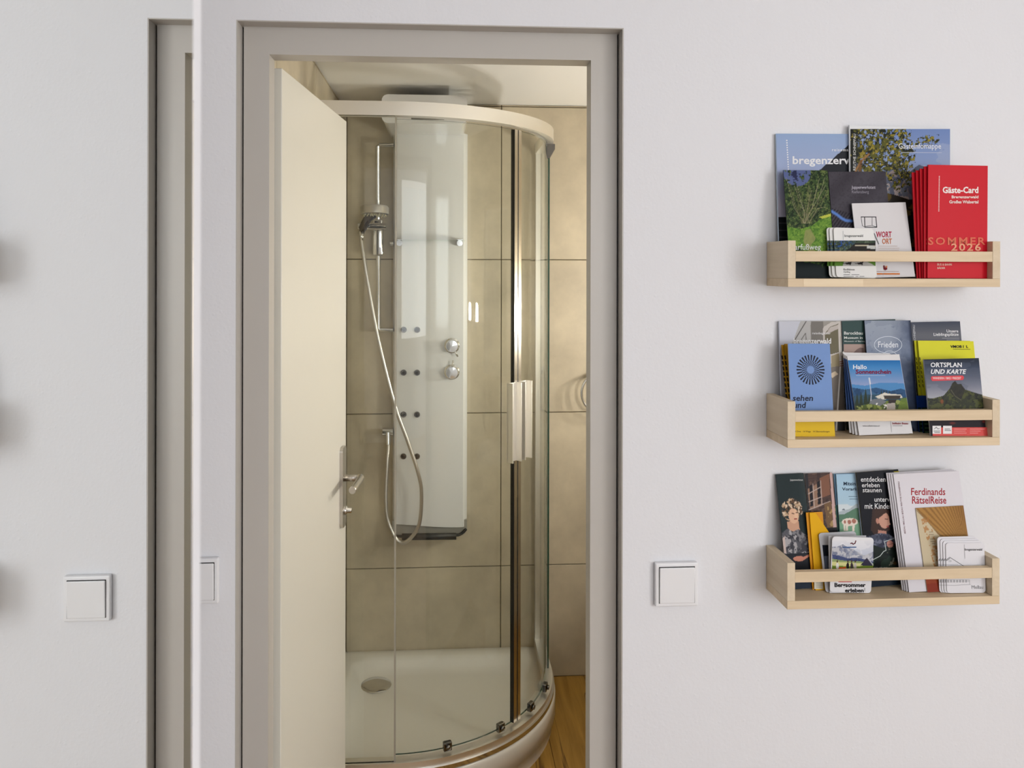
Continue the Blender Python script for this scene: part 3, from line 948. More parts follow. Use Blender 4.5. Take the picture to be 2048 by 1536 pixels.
class Art:
    """small painted picture in sRGB 0-255; places are u, v from 0 to 1, v downwards"""
    def __init__(s, w, h, col=(128, 128, 128), seed=1):
        s.a = np.zeros((h, w, 3)); s.a[:] = col
        s.u, s.v = np.meshgrid((np.arange(w) + 0.5) / w, (np.arange(h) + 0.5) / h)
        s.asp = w / h
        s.rng = np.random.default_rng(seed)
    def noise(s, sc, oct_=4, sx=1.0):
        """smooth value noise 0..1"""
        h, w = s.u.shape
        out = np.zeros((h, w)); amp = 1.0; tot = 0
        for k in range(oct_):
            f = sc * 2 ** k
            gw, gh = max(2, int(f * s.asp * sx) + 2), max(2, int(f) + 2)
            g = s.rng.random((gh, gw))
            x, y = s.u * (gw - 1.001), s.v * (gh - 1.001)
            xi, yi = x.astype(int), y.astype(int)
            fx, fy = x - xi, y - yi
            fx, fy = fx * fx * (3 - 2 * fx), fy * fy * (3 - 2 * fy)
            out += amp * ((g[yi, xi] * (1 - fx) + g[yi, xi + 1] * fx) * (1 - fy) + (g[yi + 1, xi] * (1 - fx) + g[yi + 1, xi + 1] * fx) * fy)
            tot += amp; amp *= 0.6
        return out / tot
    def put(s, mask, col):
        m = np.clip(mask, 0, 1)[..., None]
        s.a = s.a * (1 - m) + np.asarray(col, float) * m
        return s
    def grad(s, stops):
        """vertical gradient [(v, colour)]"""
        v = [p for p, _ in stops]
        for c in range(3):
            s.a[..., c] = np.interp(s.v, v, [k[c] for _, k in stops])
        return s
    def poly(s, pts, col, alpha=1.0):
        x, y = s.u, s.v
        ins = np.zeros(x.shape, bool)
        n = len(pts)
        for i in range(n):
            (x0, y0), (x1, y1) = pts[i], pts[(i + 1) % n]
            if y0 == y1: continue
            ins ^= ((y0 > y) != (y1 > y)) & (x < (x1 - x0) * (y - y0) / (y1 - y0) + x0)
        return s.put(ins * alpha, col)
    def ell(s, cu, cv, ru, rv, col, alpha=1.0, soft=0.0):
        d = ((s.u - cu) / ru) ** 2 + ((s.v - cv) / rv) ** 2
        m = (d < 1) if not soft else np.clip((1 - d) / soft, 0, 1)
        return s.put(m * alpha, col)
    def line(s, pts, wd, col, alpha=1.0):
        X, Y = s.u * s.asp, s.v
        m = np.zeros(X.shape)
        for (x0, y0), (x1, y1) in zip(pts, pts[1:]):
            ax, ay, bx, by = x0 * s.asp, y0, x1 * s.asp, y1
            L = max((bx - ax) ** 2 + (by - ay) ** 2, 1e-9)
            t = np.clip(((X - ax) * (bx - ax) + (Y - ay) * (by - ay)) / L, 0, 1)
            d = np.hypot(X - ax - t * (bx - ax), Y - ay - t * (by - ay))
            m = np.maximum(m, np.clip(1.5 - d / (wd / 2), 0, 1))
        return s.put(m * alpha, col)
    def below(s, pts):
        """mask below a ridge line given as (u, v) points"""
        return (s.v > np.interp(s.u, [p[0] for p in pts], [p[1] for p in pts])).astype(float)
    def speck(s, region, cols, sc=30, th=0.5, oct_=3):
        """mottled foliage or rock inside a mask"""
        for c in cols:
            s.put(region * (s.noise(sc, oct_) > th), c)
        return s

WHITE, DARK = (240, 240, 242), (30, 30, 36)
def dots(s, x0, y0, x1, y1, n, r, col):
    bm = bmesh.new(); y = s._y()
    a, b = Vector(s.loc(x0, y0)), Vector(s.loc(x1, y1)); r /= 1130.0
    for k in range(n):
        p = a.lerp(b, k / (n - 1))
        bm.faces.new([bm.verts.new((p.x + dx * r, y, p.y + dz * r)) for dx, dz in ((-1, -1), (1, -1), (1, 1), (-1, 1))])
    me = bpy.data.meshes.new('dot_row'); bm.to_mesh(me); bm.free(); me.materials.append(ink(col))
    o = bpy.data.objects.new('dot_row', me); C.objects.link(o); o.parent = s.o
def vtext(s, st, xb, yb, xt, yt, wpx, col, bold=0.0):
    """lettering that reads upwards from (xb, yb) to (xt, yt)"""
    v, f = text_geo(st, bold, 0.0, 1.05)
    o = Vector(s.loc(xb, yb)); ex = Vector(s.loc(xt, yt)) - o
    n = Vector((-ex.y, ex.x)).normalized() * (wpx / 1130.0)
    y = s._y()
    me = bpy.data.meshes.new('spine_lettering')
    me.from_pydata([(o.x + a * ex.x + b * n.x, y, o.y + a * ex.y + b * n.y) for a, b, _ in v], [], f)
    me.materials.append(ink(col))
    ob = bpy.data.objects.new('spine_lettering', me); C.objects.link(ob); ob.parent = s.o
def fine(s, rows, col, w=1.3):
    """rows of print too small to read: (x0, x1, y)"""
    s.lines([[(x0, y), (x1, y)] for x0, x1, y in rows], w, col, 'small_print')
def U(s, pts): return [s.uv(*p) for p in pts]

# ================================================================== top rack
s = Sheet('magazine', 'large pale blue travel magazine with a dark roof, at the back of the top rack', 'magazine', 0, (1552, 268), (1772, 270), 1560, 1782, -0.021, -0.0065, 0.005,
          body=(196, 212, 228))
A = Art(150, 200, seed=2).grad([(0, (152, 176, 214)), (0.35, (172, 180, 212)), (0.5, (196, 194, 214)), (1, (204, 200, 210))])
A.poly(U(s, [(1600, 376), (1639, 341), (1695, 292), (1790, 215), (1790, 600), (1600, 600)]), (38, 40, 46))
A.poly(U(s, [(1548, 434), (1600, 434), (1600, 600), (1548, 600)]), (30, 32, 36))
for k in range(5): A.line(U(s, [(1550, 446 + 14 * k), (1600, 447 + 14 * k)]), 0.006, (70, 70, 74))
s.art(A)
dots(s, 1573.5, 281, 1577, 343, 14, 1.35, WHITE)
s.text('reisemagazin', 1664, 297, 1718, 304.5, WHITE, 0.01, space=1.25)
s.text('bregenzerwald', 1585, 312.5, 1734, 333.5, WHITE, 0.022)

s = Sheet('guest_folder', 'guest information folder with a leafy tree and mountain cover in the top rack', 'folder', 0, (1696.5, 255.5), (1908, 258), 1702, 1906, -0.028, -0.0125, 0.0035, body=(236, 238, 240))
A = Art(190, 260, seed=5).grad([(0, (118, 142, 194)), (0.25, (148, 166, 206)), (0.36, (178, 186, 206)), (1, (150, 150, 160))])
q = lambda *p: U(s, p)
cloud = A.noise(5, 4); A.put((cloud > 0.55) * 0.25, (205, 205, 215))
r = A.below(q((1690, 345), (1770, 338), (1796, 331), (1822, 345), (1832, 336), (1842, 329), (1852, 334), (1864, 330), (1910, 345)))
A.put(r, (96, 108, 130))
rock = A.below(q((1690, 345), (1770, 350), (1800, 331), (1812, 345), (1830, 352), (1850, 375), (1910, 380)))
A.put(rock, (120, 128, 142)).speck(rock, [(176, 164, 160), (150, 136, 134), (92, 98, 116)], 16, 0.55)
low = A.below(q((1690, 380), (1775, 385), (1800, 392), (1820, 400), (1910, 405)))
A.put(low, (44, 40, 34)).speck(low, [(92, 76, 34), (30, 26, 22)], 14, 0.56)
# crown of the tree, dense to the left, ragged to the right
du = (A.u - s.uv(1735, 290)[0]) / 0.42; dv = (A.v - s.uv(1740, 283)[1]) / 0.30
crown = np.clip(1.25 - (du * du + dv * dv), 0, 1)
du2 = (A.u - s.uv(1803, 310)[0]) / 0.15; dv2 = (A.v - s.uv(1803, 318)[1]) / 0.22
crown = np.maximum(crown, np.clip(1.2 - (du2 ** 2 + dv2 ** 2), 0, 1))
du3 = (A.u - s.uv(1858, 283)[0]) / 0.13; dv3 = (A.v - s.uv(1858, 281)[1]) / 0.055
crown = np.maximum(crown, np.clip(1.0 - (du3 + dv3 * 0.6) ** 2 - dv3 ** 2, 0, 1) * 0.75)
nz = A.noise(64, 3)
A.put((nz < 0.36 + 0.28 * crown) * (crown > 0.08), (34, 38, 30))
n2 = A.noise(58, 3)
A.put((n2 > 0.5) * (nz < 0.36 + 0.24 * crown) * (crown > 0.12), (92, 92, 38))
A.put((A.noise(64, 2) > 0.62) * (nz < 0.36 + 0.22 * crown) * (crown > 0.2), (150, 136, 52))
A.put(np.clip((s.uv(1722, 300)[0] - A.u) * 14, 0, 1) * (A.noise(26, 3) < 0.62), (30, 32, 28))
A.line(q((1707, 350), (1712, 335), (1722, 318), (1738, 304)), 0.014, (160, 116, 72))
A.line(q((1718, 350), (1720, 330), (1722, 318)), 0.02, (120, 84, 48))
A.line(q((1722, 324), (1760, 322), (1790, 330)), 0.006, (34, 34, 30))
s.art(A, (1700.5, 258, 1900, 548))
s.text('Gästeinfomappe', 1797, 286.5, 1882, 301, (238, 238, 236), 0.004)
s.lines([[(1802, 305), (1883, 305.5)]], 1.0, (206, 210, 222))
vtext(s, 'MELLAU REUTHE SCHNEPFAU', 1711, 372, 1711.5, 268, 5.6, (225, 225, 220), 0.01)

s = Sheet('leaflet', 'narrow leaflet with a green woodland path photo at the left of the top rack', 'leaflet', 0, (1564, 340), (1657.5, 342), 1584, 1669, -0.062, -0.030, 0.0022, body=(40, 48, 44))
A = Art(80, 180, (58, 78, 46), seed=8)
sky = np.clip(1.2 - ((A.u - 0.3) / 0.33) ** 2 - ((A.v - 0.02) / 0.14) ** 2, 0, 1)
A.speck(np.ones(A.u.shape), [(86, 106, 58), (40, 58, 36), (104, 118, 66), (62, 82, 46), (34, 48, 32)], 60, 0.56)
A.put((sky > 0.3) * (A.noise(30) > 0.38), (92, 104, 150))
A.put((sky > 0.5) * (A.noise(24) > 0.6), (44, 48, 80))
rg_ = random.Random(4)
for k in range(30):
    b0 = (0.42 + rg_.uniform(-0.1, 0.14), 0.5); t = (rg_.uniform(0.05, 0.98), rg_.uniform(0.06, 0.36))
    m_ = ((b0[0] + t[0]) / 2 + rg_.uniform(-0.05, 0.05), 0.36)
    A.line([b0, m_, t], 0.0042, rg_.choice([(136, 130, 94), (96, 96, 64), (168, 160, 126), (60, 64, 44)]), 0.8)
gr = A.below([(0, 0.53), (0.3, 0.55), (0.55, 0.52), (0.75, 0.46), (1, 0.41)])
A.put(gr, (96, 138, 52)).speck(gr, [(128, 164, 66), (78, 118, 44), (112, 150, 58)], 55, 0.54)
A.poly([(0.4, 0.56), (0.52, 0.55), (0.62, 0.64), (0.46, 0.72), (0.7, 0.78), (0.44, 0.76), (0.34, 0.66)], (150, 148, 96), 0.8)
A.poly([(0.72, 0.44), (1, 0.405), (1, 0.43), (0.8, 0.455)], (190, 196, 78))
dk = A.below([(0, 0.66), (0.3, 0.74), (0.6, 0.82), (1, 0.72)])
A.put(dk * 0.85, (26, 40, 26)).speck(dk, [(60, 88, 36), (20, 30, 24)], 24, 0.58)
A.put(A.below([(0, 0.84), (0.5, 0.86), (0.7, 0.9), (1, 0.95)]), (20, 30, 32))
s.art(A)
s.text('Barfußweg', 1582, 488, 1641.5, 503.5, WHITE, 0.0)

s = Sheet('leaflet', 'dark charcoal leaflet with diagonal light bands in the middle of the top rack', 'leaflet', 0, (1657.5, 343), (1770, 346), 1671, 1790, -0.052, -0.0275, 0.0018, body=(60, 58, 64))
A = Art(110, 190, (62, 58, 66), seed=3)
band = 0.5 + 0.5 * np.sin((A.u * 1.2 + A.v * 2.2) * 9.0)
A.put(band * 0.35, (92, 88, 96)); A.put((A.noise(60, 2) > 0.62) * 0.25, (46, 42, 50))
st = (np.sin((A.u * 0.72 + A.v * 1.05) * 150) > 0.1) * A.below([(0, 0.34), (0.45, 0.42), (1, 0.42)])
A.put(st * 0.75, (28, 26, 34))
A.line(U(s, [(1664, 423), (1674, 429), (1684, 437), (1692, 441), (1703, 442)]), 0.028, (92, 132, 204))
st2 = (np.sin((A.u * 0.72 - A.v * 0.3) * 130) > 0.45)
A.line(U(s, [(1664, 423), (1674, 429), (1684, 437), (1692, 441), (1703, 442)]), 0.03, (40, 52, 92), 0.0)
s.art(A)
s.text('Juppenwerkstatt', 1703, 371.5, 1751, 379.5, (196, 192, 204), 0.006)
s.text('Riefensberg', 1703.5, 381, 1737.5, 388.5, (150, 146, 158))

s = Sheet('leaflet', 'white leaflet with a wire cube and red and orange capitals in the top rack', 'leaflet', 0, (1702, 407.5), (1812.5, 407.5), 1722, 1829, -0.066, -0.0415, 0.0016, face=(226, 223, 224))
s.lines([[(1722, 434), (1752, 434)], [(1729, 434), (1729.7, 454.5), (1753.5, 454.5), (1751.5, 434)]], 1.7, (34, 34, 40))
s.lines([[(1722, 434), (1724.5, 451.5), (1730, 454.5)], [(1744, 434), (1744, 451)], [(1731, 452.5), (1744, 451), (1753, 454)]], 0.9, (60, 60, 66))
s.text('WORT', 1752, 463, 1783, 475, (178, 20, 66), 0.02)
s.text('ORT', 1764, 477, 1783.5, 488, (206, 118, 72), 0.015)
s.lines([[(1748, 467), (1757, 488)]], 2.0, (120, 122, 124))
fine(s, [(1757, 1794, 492.3), (1757, 1798, 496.5), (1757, 1797, 500.6)], (206, 186, 172), 1.0)
s.poly([(1766, 531), (1769, 531), (1769, 535), (1774, 534), (1774, 539), (1770, 541), (1767, 539)], (118, 22, 34), 'emblem')
s.rect((1770.5, 532, 1774, 535.5), (214, 130, 90), 'emblem')
fine(s, [(1752, 1797, 543)], (170, 130, 110), 0.8)
fine(s, [(1752, 1764, 548), (1767, 1798, 548)], (214, 132, 78), 3.4)

for i, (x, lab) in enumerate(((1652.5, 'rearmost white rounded tour card in the stack of the top rack'), (1658.5, 'white rounded tour card between the front and rear card of the top rack'),
                              (1666.5, 'front white rounded tour card with a small farmhouse picture in the top rack'))):
    s = Sheet('tour_card', lab, 'card', 0, (x, 457.5), (x + 81, 457.5), x + 7, x + 87, -0.0705 - 0.0032 * i, -0.0535 - 0.0032 * i, 0.0012, shape='card', group='rounded tour cards in the top rack')
    x0, x1 = x + 1.2, x + 82
    A = Art(70, 44, (70, 84, 66), seed=12)
    A.put(np.clip((0.55 - A.u) * 3, 0, 1) * np.clip((0.5 - A.v) * 3, 0, 1), (36, 78, 160))
    A.speck(np.ones(A.u.shape), [(48, 60, 50), (98, 112, 92), (60, 74, 60)], 12, 0.55)
    A.poly([(0.3, 0.4), (0.5, 0.12), (1, 0.1), (1, 0.42)], (44, 42, 40))
    A.poly([(0.5, 0.18), (1, 0.2), (1, 0.24), (0.5, 0.22)], (196, 186, 160)); A.poly([(0.78, 0.2), (0.98, 0.22), (0.98, 0.34), (0.78, 0.32)], (206, 206, 200))
    A.poly([(0.25, 0.42), (1, 0.42), (1, 0.52), (0.25, 0.52)], (60, 54, 50)); A.speck(A.below([(0, 0.4), (1, 0.4)]), [(150, 60, 56), (196, 190, 180)], 14, 0.68)
    A.put(A.below([(0, 0.48), (1, 0.52)]), (92, 134, 52)); A.poly([(0.25, 0.78), (0.7, 0.74), (1, 1), (0.2, 1)], (176, 174, 170))
    A.poly([(0.2, 0.9), (0.42, 0.82), (0.4, 0.95)], (40, 36, 36)); A.poly([(0.5, 0.9), (0.7, 0.82), (0.68, 0.95)], (40, 36, 36))
    s.art(A, (x0 + 1, 481, x1 + 2.5, 532))
    if i == 2:
        s.text('bregenzerwald', 1689, 469, 1726, 475.5, (70, 72, 72), 0.012)
        s.lines([[(1686, 462), (1686.3, 480)]], 0.7, (150, 156, 160))
        s.text('Radfahren', 1687, 537, 1709, 541, (60, 60, 62)); s.text('Cycling', 1687, 542.3, 1700, 546.5, (60, 60, 62))
        fine(s, [(1687, 1699, 549.5), (1703, 1718, 549.5), (1687, 1707, 553), (1711, 1716, 553), (1719, 1728, 553)], (90, 90, 92), 0.9)

reds = (('rearmost red booklet of the fan behind the front one', 1822.5, 346, 1835.5, -0.0660, -0.0570), ('second red booklet from the rear of the fan', 1830.5, 342, 1840.5, -0.0695, -0.0625),
        ('middle red booklet of the fan of five', 1838.5, 338.5, 1846, -0.0730, -0.0680), ('red booklet directly behind the front red booklet', 1847, 335, 1850, -0.0765, -0.0735),
        ('front red booklet with white title and summer year in the top rack', 1855, 331.5, 1856.5, -0.0800, -0.0790))
for i, (lab, xt, ytop, xb, yb_, yt_) in enumerate(reds):
    w = 122
    s = Sheet('booklet', lab, 'booklet', 0, (xt, ytop), (xt + w, ytop - 1), xb, xb + w - 6, yb_, yt_, 0.0026, body=(190, 30, 44), face=(208, 24, 40), group='red booklets in the top rack')
    dx = xb - 1855
    if i == 4:
        dots(s, 1878.5, 353, 1877.5, 422, 24, 1.0, (240, 215, 210))
        s.text('Gäste-Card', 1885, 373.5, 1956.5, 386.5, (246, 236, 232), 0.03)
        s.text('Bregenzerwald', 1903, 391, 1956.5, 398.5, (244, 222, 216), 0.03)
        s.text('Großes Walsertal', 1898, 400.5, 1956.5, 407, (244, 222, 216), 0.03)
        s.text('BUS & BAHN', 1874, 526.8, 1903, 531.2, (240, 190, 176), 0.03); s.text('BÄDER', 1874, 533.3, 1890, 538, (240, 190, 176), 0.03)
        s.text('SOMMER', 1855.5, 474.5, 1970, 490, (224, 112, 84), 0.02, space=1.25)
        s.text('2026', 1901.5, 486.8, 1961, 502, (238, 166, 130), 0.02, space=1.2)
    else:
        s.text('S', 1857 + dx * 1.0, 475.5, 1867 + dx * 1.0, 490, (210, 96, 76), 0.02)

# ================================================================== middle rack
s = Sheet('magazine', 'travel companion magazine with a white railcar cover at the left of the middle rack', 'magazine', 1, (1558, 642.5), (1682, 643), 1565, 1690, -0.024, -0.0075, 0.005, body=(206, 210, 222))
A = Art(110, 190, (208, 210, 220), seed=6)
q = lambda *p: U(s, p)
A.poly(q((1602, 640), (1622, 640), (1622, 700), (1580, 700)), (188, 186, 184)); A.line(q((1613, 642), (1590, 680)), 0.008, (90, 86, 84))
A.line(q((1600, 684), (1611, 667), (1613, 684)), 0.007, (110, 104, 100))
A.poly(q((1621, 640), (1690, 640), (1690, 880), (1621, 880)), (162, 158, 150)); A.poly(q((1622, 643), (1646, 643), (1646, 690), (1622, 690)), (126, 122, 116))
A.poly(q((1646, 655), (1662, 645), (1680, 643), (1682, 880), (1646, 880)), (206, 200, 194)); A.poly(q((1649, 668), (1660, 654), (1676, 648), (1677, 705), (1661, 709), (1649, 705)), (112, 106, 84))
A.poly(q((1650, 670), (1676, 658), (1676, 650), (1660, 655)), (196, 188, 182)); A.poly(q((1662, 712), (1678, 706), (1679, 735), (1662, 740)), (160, 148, 118))
A.poly(q((1660, 735), (1690, 730), (1690, 880), (1660, 880)), (132, 124, 116)); A.poly(q((1660, 748), (1670, 742), (1676, 748), (1664, 756)), (222, 204, 178))
A.poly(q((1675, 820), (1692, 822), (1692, 862), (1675, 862)), (64, 66, 72))
s.art(A)
s.lines([[(1687, 704), (1681.5, 712), (1679.5, 750), (1672, 866)]], 3.2, (232, 228, 222), 'white_rail_print')
s.lines([[(1679, 724), (1686, 722)], [(1679, 728), (1687, 726)], [(1679, 732), (1686, 731)]], 1.6, (150, 92, 76), 'hand_print')
s.text('reisebegleiter', 1624.5, 664, 1661, 670, WHITE, 0.012, space=1.2)
s.text('bregenzerwald', 1587, 676.5, 1662, 690.5, WHITE, 0.026)

s = Sheet('leaflet', 'dark green museum leaflet between railcar magazine and cloudy booklet', 'leaflet', 1, (1684, 642), (1790, 642), 1694, 1803, -0.018, -0.0075, 0.003, body=(120, 124, 124), face=(48, 74, 72))
s.text('Barockbau', 1688, 663, 1725.5, 669.2, (226, 230, 226), 0.012); s.text('Museum in', 1688, 673, 1725, 677.8, (226, 230, 226), 0.012)
s.text('Museum of Baroque', 1688.5, 681, 1735, 684.6, (206, 212, 208), 0.01)
s.rect((1687, 688.3, 1800, 705.5), (176, 152, 142)); s.poly([(1707, 705), (1713, 699), (1720, 695), (1727, 696), (1727, 705)], (120, 98, 94))

s = Sheet('booklet', 'blue grey booklet with clouds and a white speech bubble in the middle rack', 'booklet', 1, (1729, 642), (1821, 641), 1744, 1838, -0.040, -0.0125, 0.0036, body=(60, 68, 84))
A = Art(90, 190, seed=9).grad([(0, (150, 160, 176)), (0.3, (128, 140, 162)), (0.5, (88, 104, 134)), (0.75, (40, 52, 74)), (1, (18, 24, 36))])
n1 = A.noise(6, 5); A.put((n1 > 0.5) * 0.35, (176, 184, 198)); A.put(np.clip((A.u - 0.55) * 2, 0, 1) * np.clip(n1 * 1.6 - 0.2, 0, 1) * 0.8, (48, 60, 90)); A.put((A.noise(8, 4) > 0.6) * 0.3, (70, 84, 112))
A.put(np.clip((A.u - 0.93) * 20, 0, 1) * 0.8, (26, 34, 54))
s.art(A)
s.lines([[(1776 + 27.5 * math.cos(t), 689.5 + 16.5 * math.sin(t)) for t in [2 * math.pi * k / 40 for k in range(41)]],
         [(1779 + 15 * math.cos(t), 714 + 12 * math.sin(t)) for t in [-math.pi * (0.02 + 0.96 * k / 16) for k in range(17)]]], 1.1, (222, 230, 240), 'speech_bubble')
s.text('Frieden', 1756, 683, 1796, 695, (240, 244, 250), 0.004)

s = Sheet('booklet', 'dark grey booklet behind the yellow timetables of the middle rack', 'booklet', 1, (1822, 644.5), (1920, 645), 1839, 1938, -0.030, -0.0075, 0.003, body=(186, 188, 192))
A = Art(60, 100, seed=10).grad([(0, (66, 72, 88)), (0.12, (104, 106, 114)), (0.3, (112, 112, 120)), (1, (40, 50, 44))])
s.art(A)
s.text('Unsere', 1893, 659, 1916.5, 665, WHITE, 0.012); s.text('Lieblingsplätze', 1867, 665.8, 1917, 673.5, WHITE, 0.012)
fine(s, [(1884, 1918, 676.4), (1893, 1918, 680.2)], (170, 172, 178), 1.0)
vtext(s, 'REUTHE SCHNEPFAU', 1832.5, 706, 1829.5, 650, 4.6, (206, 208, 212), 0.01)

for i, (lab, xt, yt0, xb, yb_, yt_) in enumerate((('rear yellow timetable booklet in the middle rack', 1828, 681, 1844, -0.044, -0.0175), ('front yellow timetable booklet with black lettering in the middle rack', 1835, 682, 1852, -0.052, -0.0225))):
    s = Sheet('timetable', lab, 'booklet', 1, (xt, yt0), (xt + 112.5, yt0 + 2.5), xb, xb + 112, yb_, yt_, 0.0028, body=(196, 196, 60), face=(226, 222, 48), group='yellow timetables')
    e = xb - 1852
    s.poly([(1840 + e, 791), (1966 + e, 793), (1974 + e, 873), (1846 + e, 872)], (28, 62, 140)); s.poly([(1843 + e, 815), (1970 + e, 816), (1974 + e, 874), (1847 + e, 873)], (24, 44, 36))
    fine(s, [(1849 + e, 1858 + e, 848), (1850 + e, 1858 + e, 856), (1850 + e, 1859 + e, 864)], (86, 128, 88), 1.6)
    if i == 1:
        s.text('VMOB I  L', 1900.5, 690.5, 1936, 696, (24, 24, 22), 0.035); fine(s, [(1906, 1940, 698.6)], (60, 60, 30), 0.9)
    s.lines([[(xt + 4 + 4 * k / 4, 715 + 9 * k), (xt + 5 + 4 * k / 4, 720 + 9 * k)] for k in range(7)], 1.6, (70, 70, 30), 'small_print')

s = Sheet('map_leaflet', 'village map leaflet with a dark mountain peak at the right of the middle rack', 'map', 1, (1846.5, 719), (1959, 719), 1863, 1971, -0.0812, -0.064, 0.0036, body=(188, 188, 190))
A = Art(112, 152, seed=14).grad([(0, (30, 38, 52)), (0.12, (60, 70, 90)), (0.35, (120, 124, 140)), (0.5, (166, 166, 176)), (0.58, (140, 140, 150)), (1, (30, 30, 34))])
q = lambda *p: U(s, p)
A.put((A.noise(5, 4, 0.3) > 0.56) * A.below([(0, 0.02), (1, 0.02)]) * 0.35, (92, 98, 116))
mt = A.below(q((1846, 795), (1866, 797), (1888, 791), (1899, 778), (1905, 766), (1910, 762), (1914, 767), (1917, 770), (1922, 768), (1930, 779), (1942, 783), (1955, 787), (1975, 792)))
A.put(mt, (54, 58, 44)).speck(mt, [(66, 70, 44), (42, 44, 38), (80, 84, 48)], 22, 0.56, 4)
A.poly(q((1899, 778), (1905, 766), (1910, 762), (1915, 768), (1922, 768), (1930, 779), (1922, 800), (1905, 790)), (46, 44, 42), 0.8)
A.line(q((1902, 780), (1910, 792), (1922, 800)), 0.008, (130, 126, 96), 0.7)
A.ell(*s.uv(1884, 803), 0.035, 0.035, (150, 84, 50), 0.8, 0.6)
A.put(A.below(q((1840, 816), (1915, 820), (1990, 812))) * 0.8, (30, 32, 30)); A.put(A.below(q((1840, 838), (1990, 838))), (34, 28, 34))
A.ell(*s.uv(1905, 846), 0.07, 0.02, (120, 44, 40), 0.8, 0.8); A.ell(*s.uv(1968, 843), 0.05, 0.02, (130, 44, 40), 0.8, 0.8)
s.art(A)
s.text('ORTSPLAN', 1861, 725, 1923.5, 734.5, WHITE, 0.02); s.text('UND KARTE', 1861.5, 738.5, 1932.5, 748, WHITE, 0.024, 0.25)
s.poly([(1863, 752.5), (1925, 751), (1928, 755), (1925.5, 760), (1864, 762), (1861.5, 757)], (224, 70, 78), 'red_arrow')
s.text('WANDERN / BIKE / FREIZEIT', 1865, 754, 1922, 758.6, (244, 214, 212), 0.02)
s.poly([(1864.5, 855), (1974.5, 854.5), (1977.5, 871.5), (1865, 871.8)], (222, 84, 78), 'red_band')
s.rect((1864.5, 851.5, 1881.5, 867.5), (242, 240, 240), 'white_badge'); s.rect((1885.5, 851.5, 1903, 867.5), (242, 240, 240), 'white_badge')
s.lines([[(1868, 858), (1872, 854), (1875, 858), (1878, 857)]], 1.0, (70, 70, 74)); fine(s, [(1867, 1879, 862), (1868, 1879, 865), (1889, 1899, 858), (1889, 1901, 861)], (70, 64, 66), 1.1)
fine(s, [(1907, 1932, 858), (1907, 1930, 862), (1907, 1932, 866), (1939, 1968, 858), (1939, 1960, 862), (1939, 1955, 866)], (240, 170, 166), 1.0)

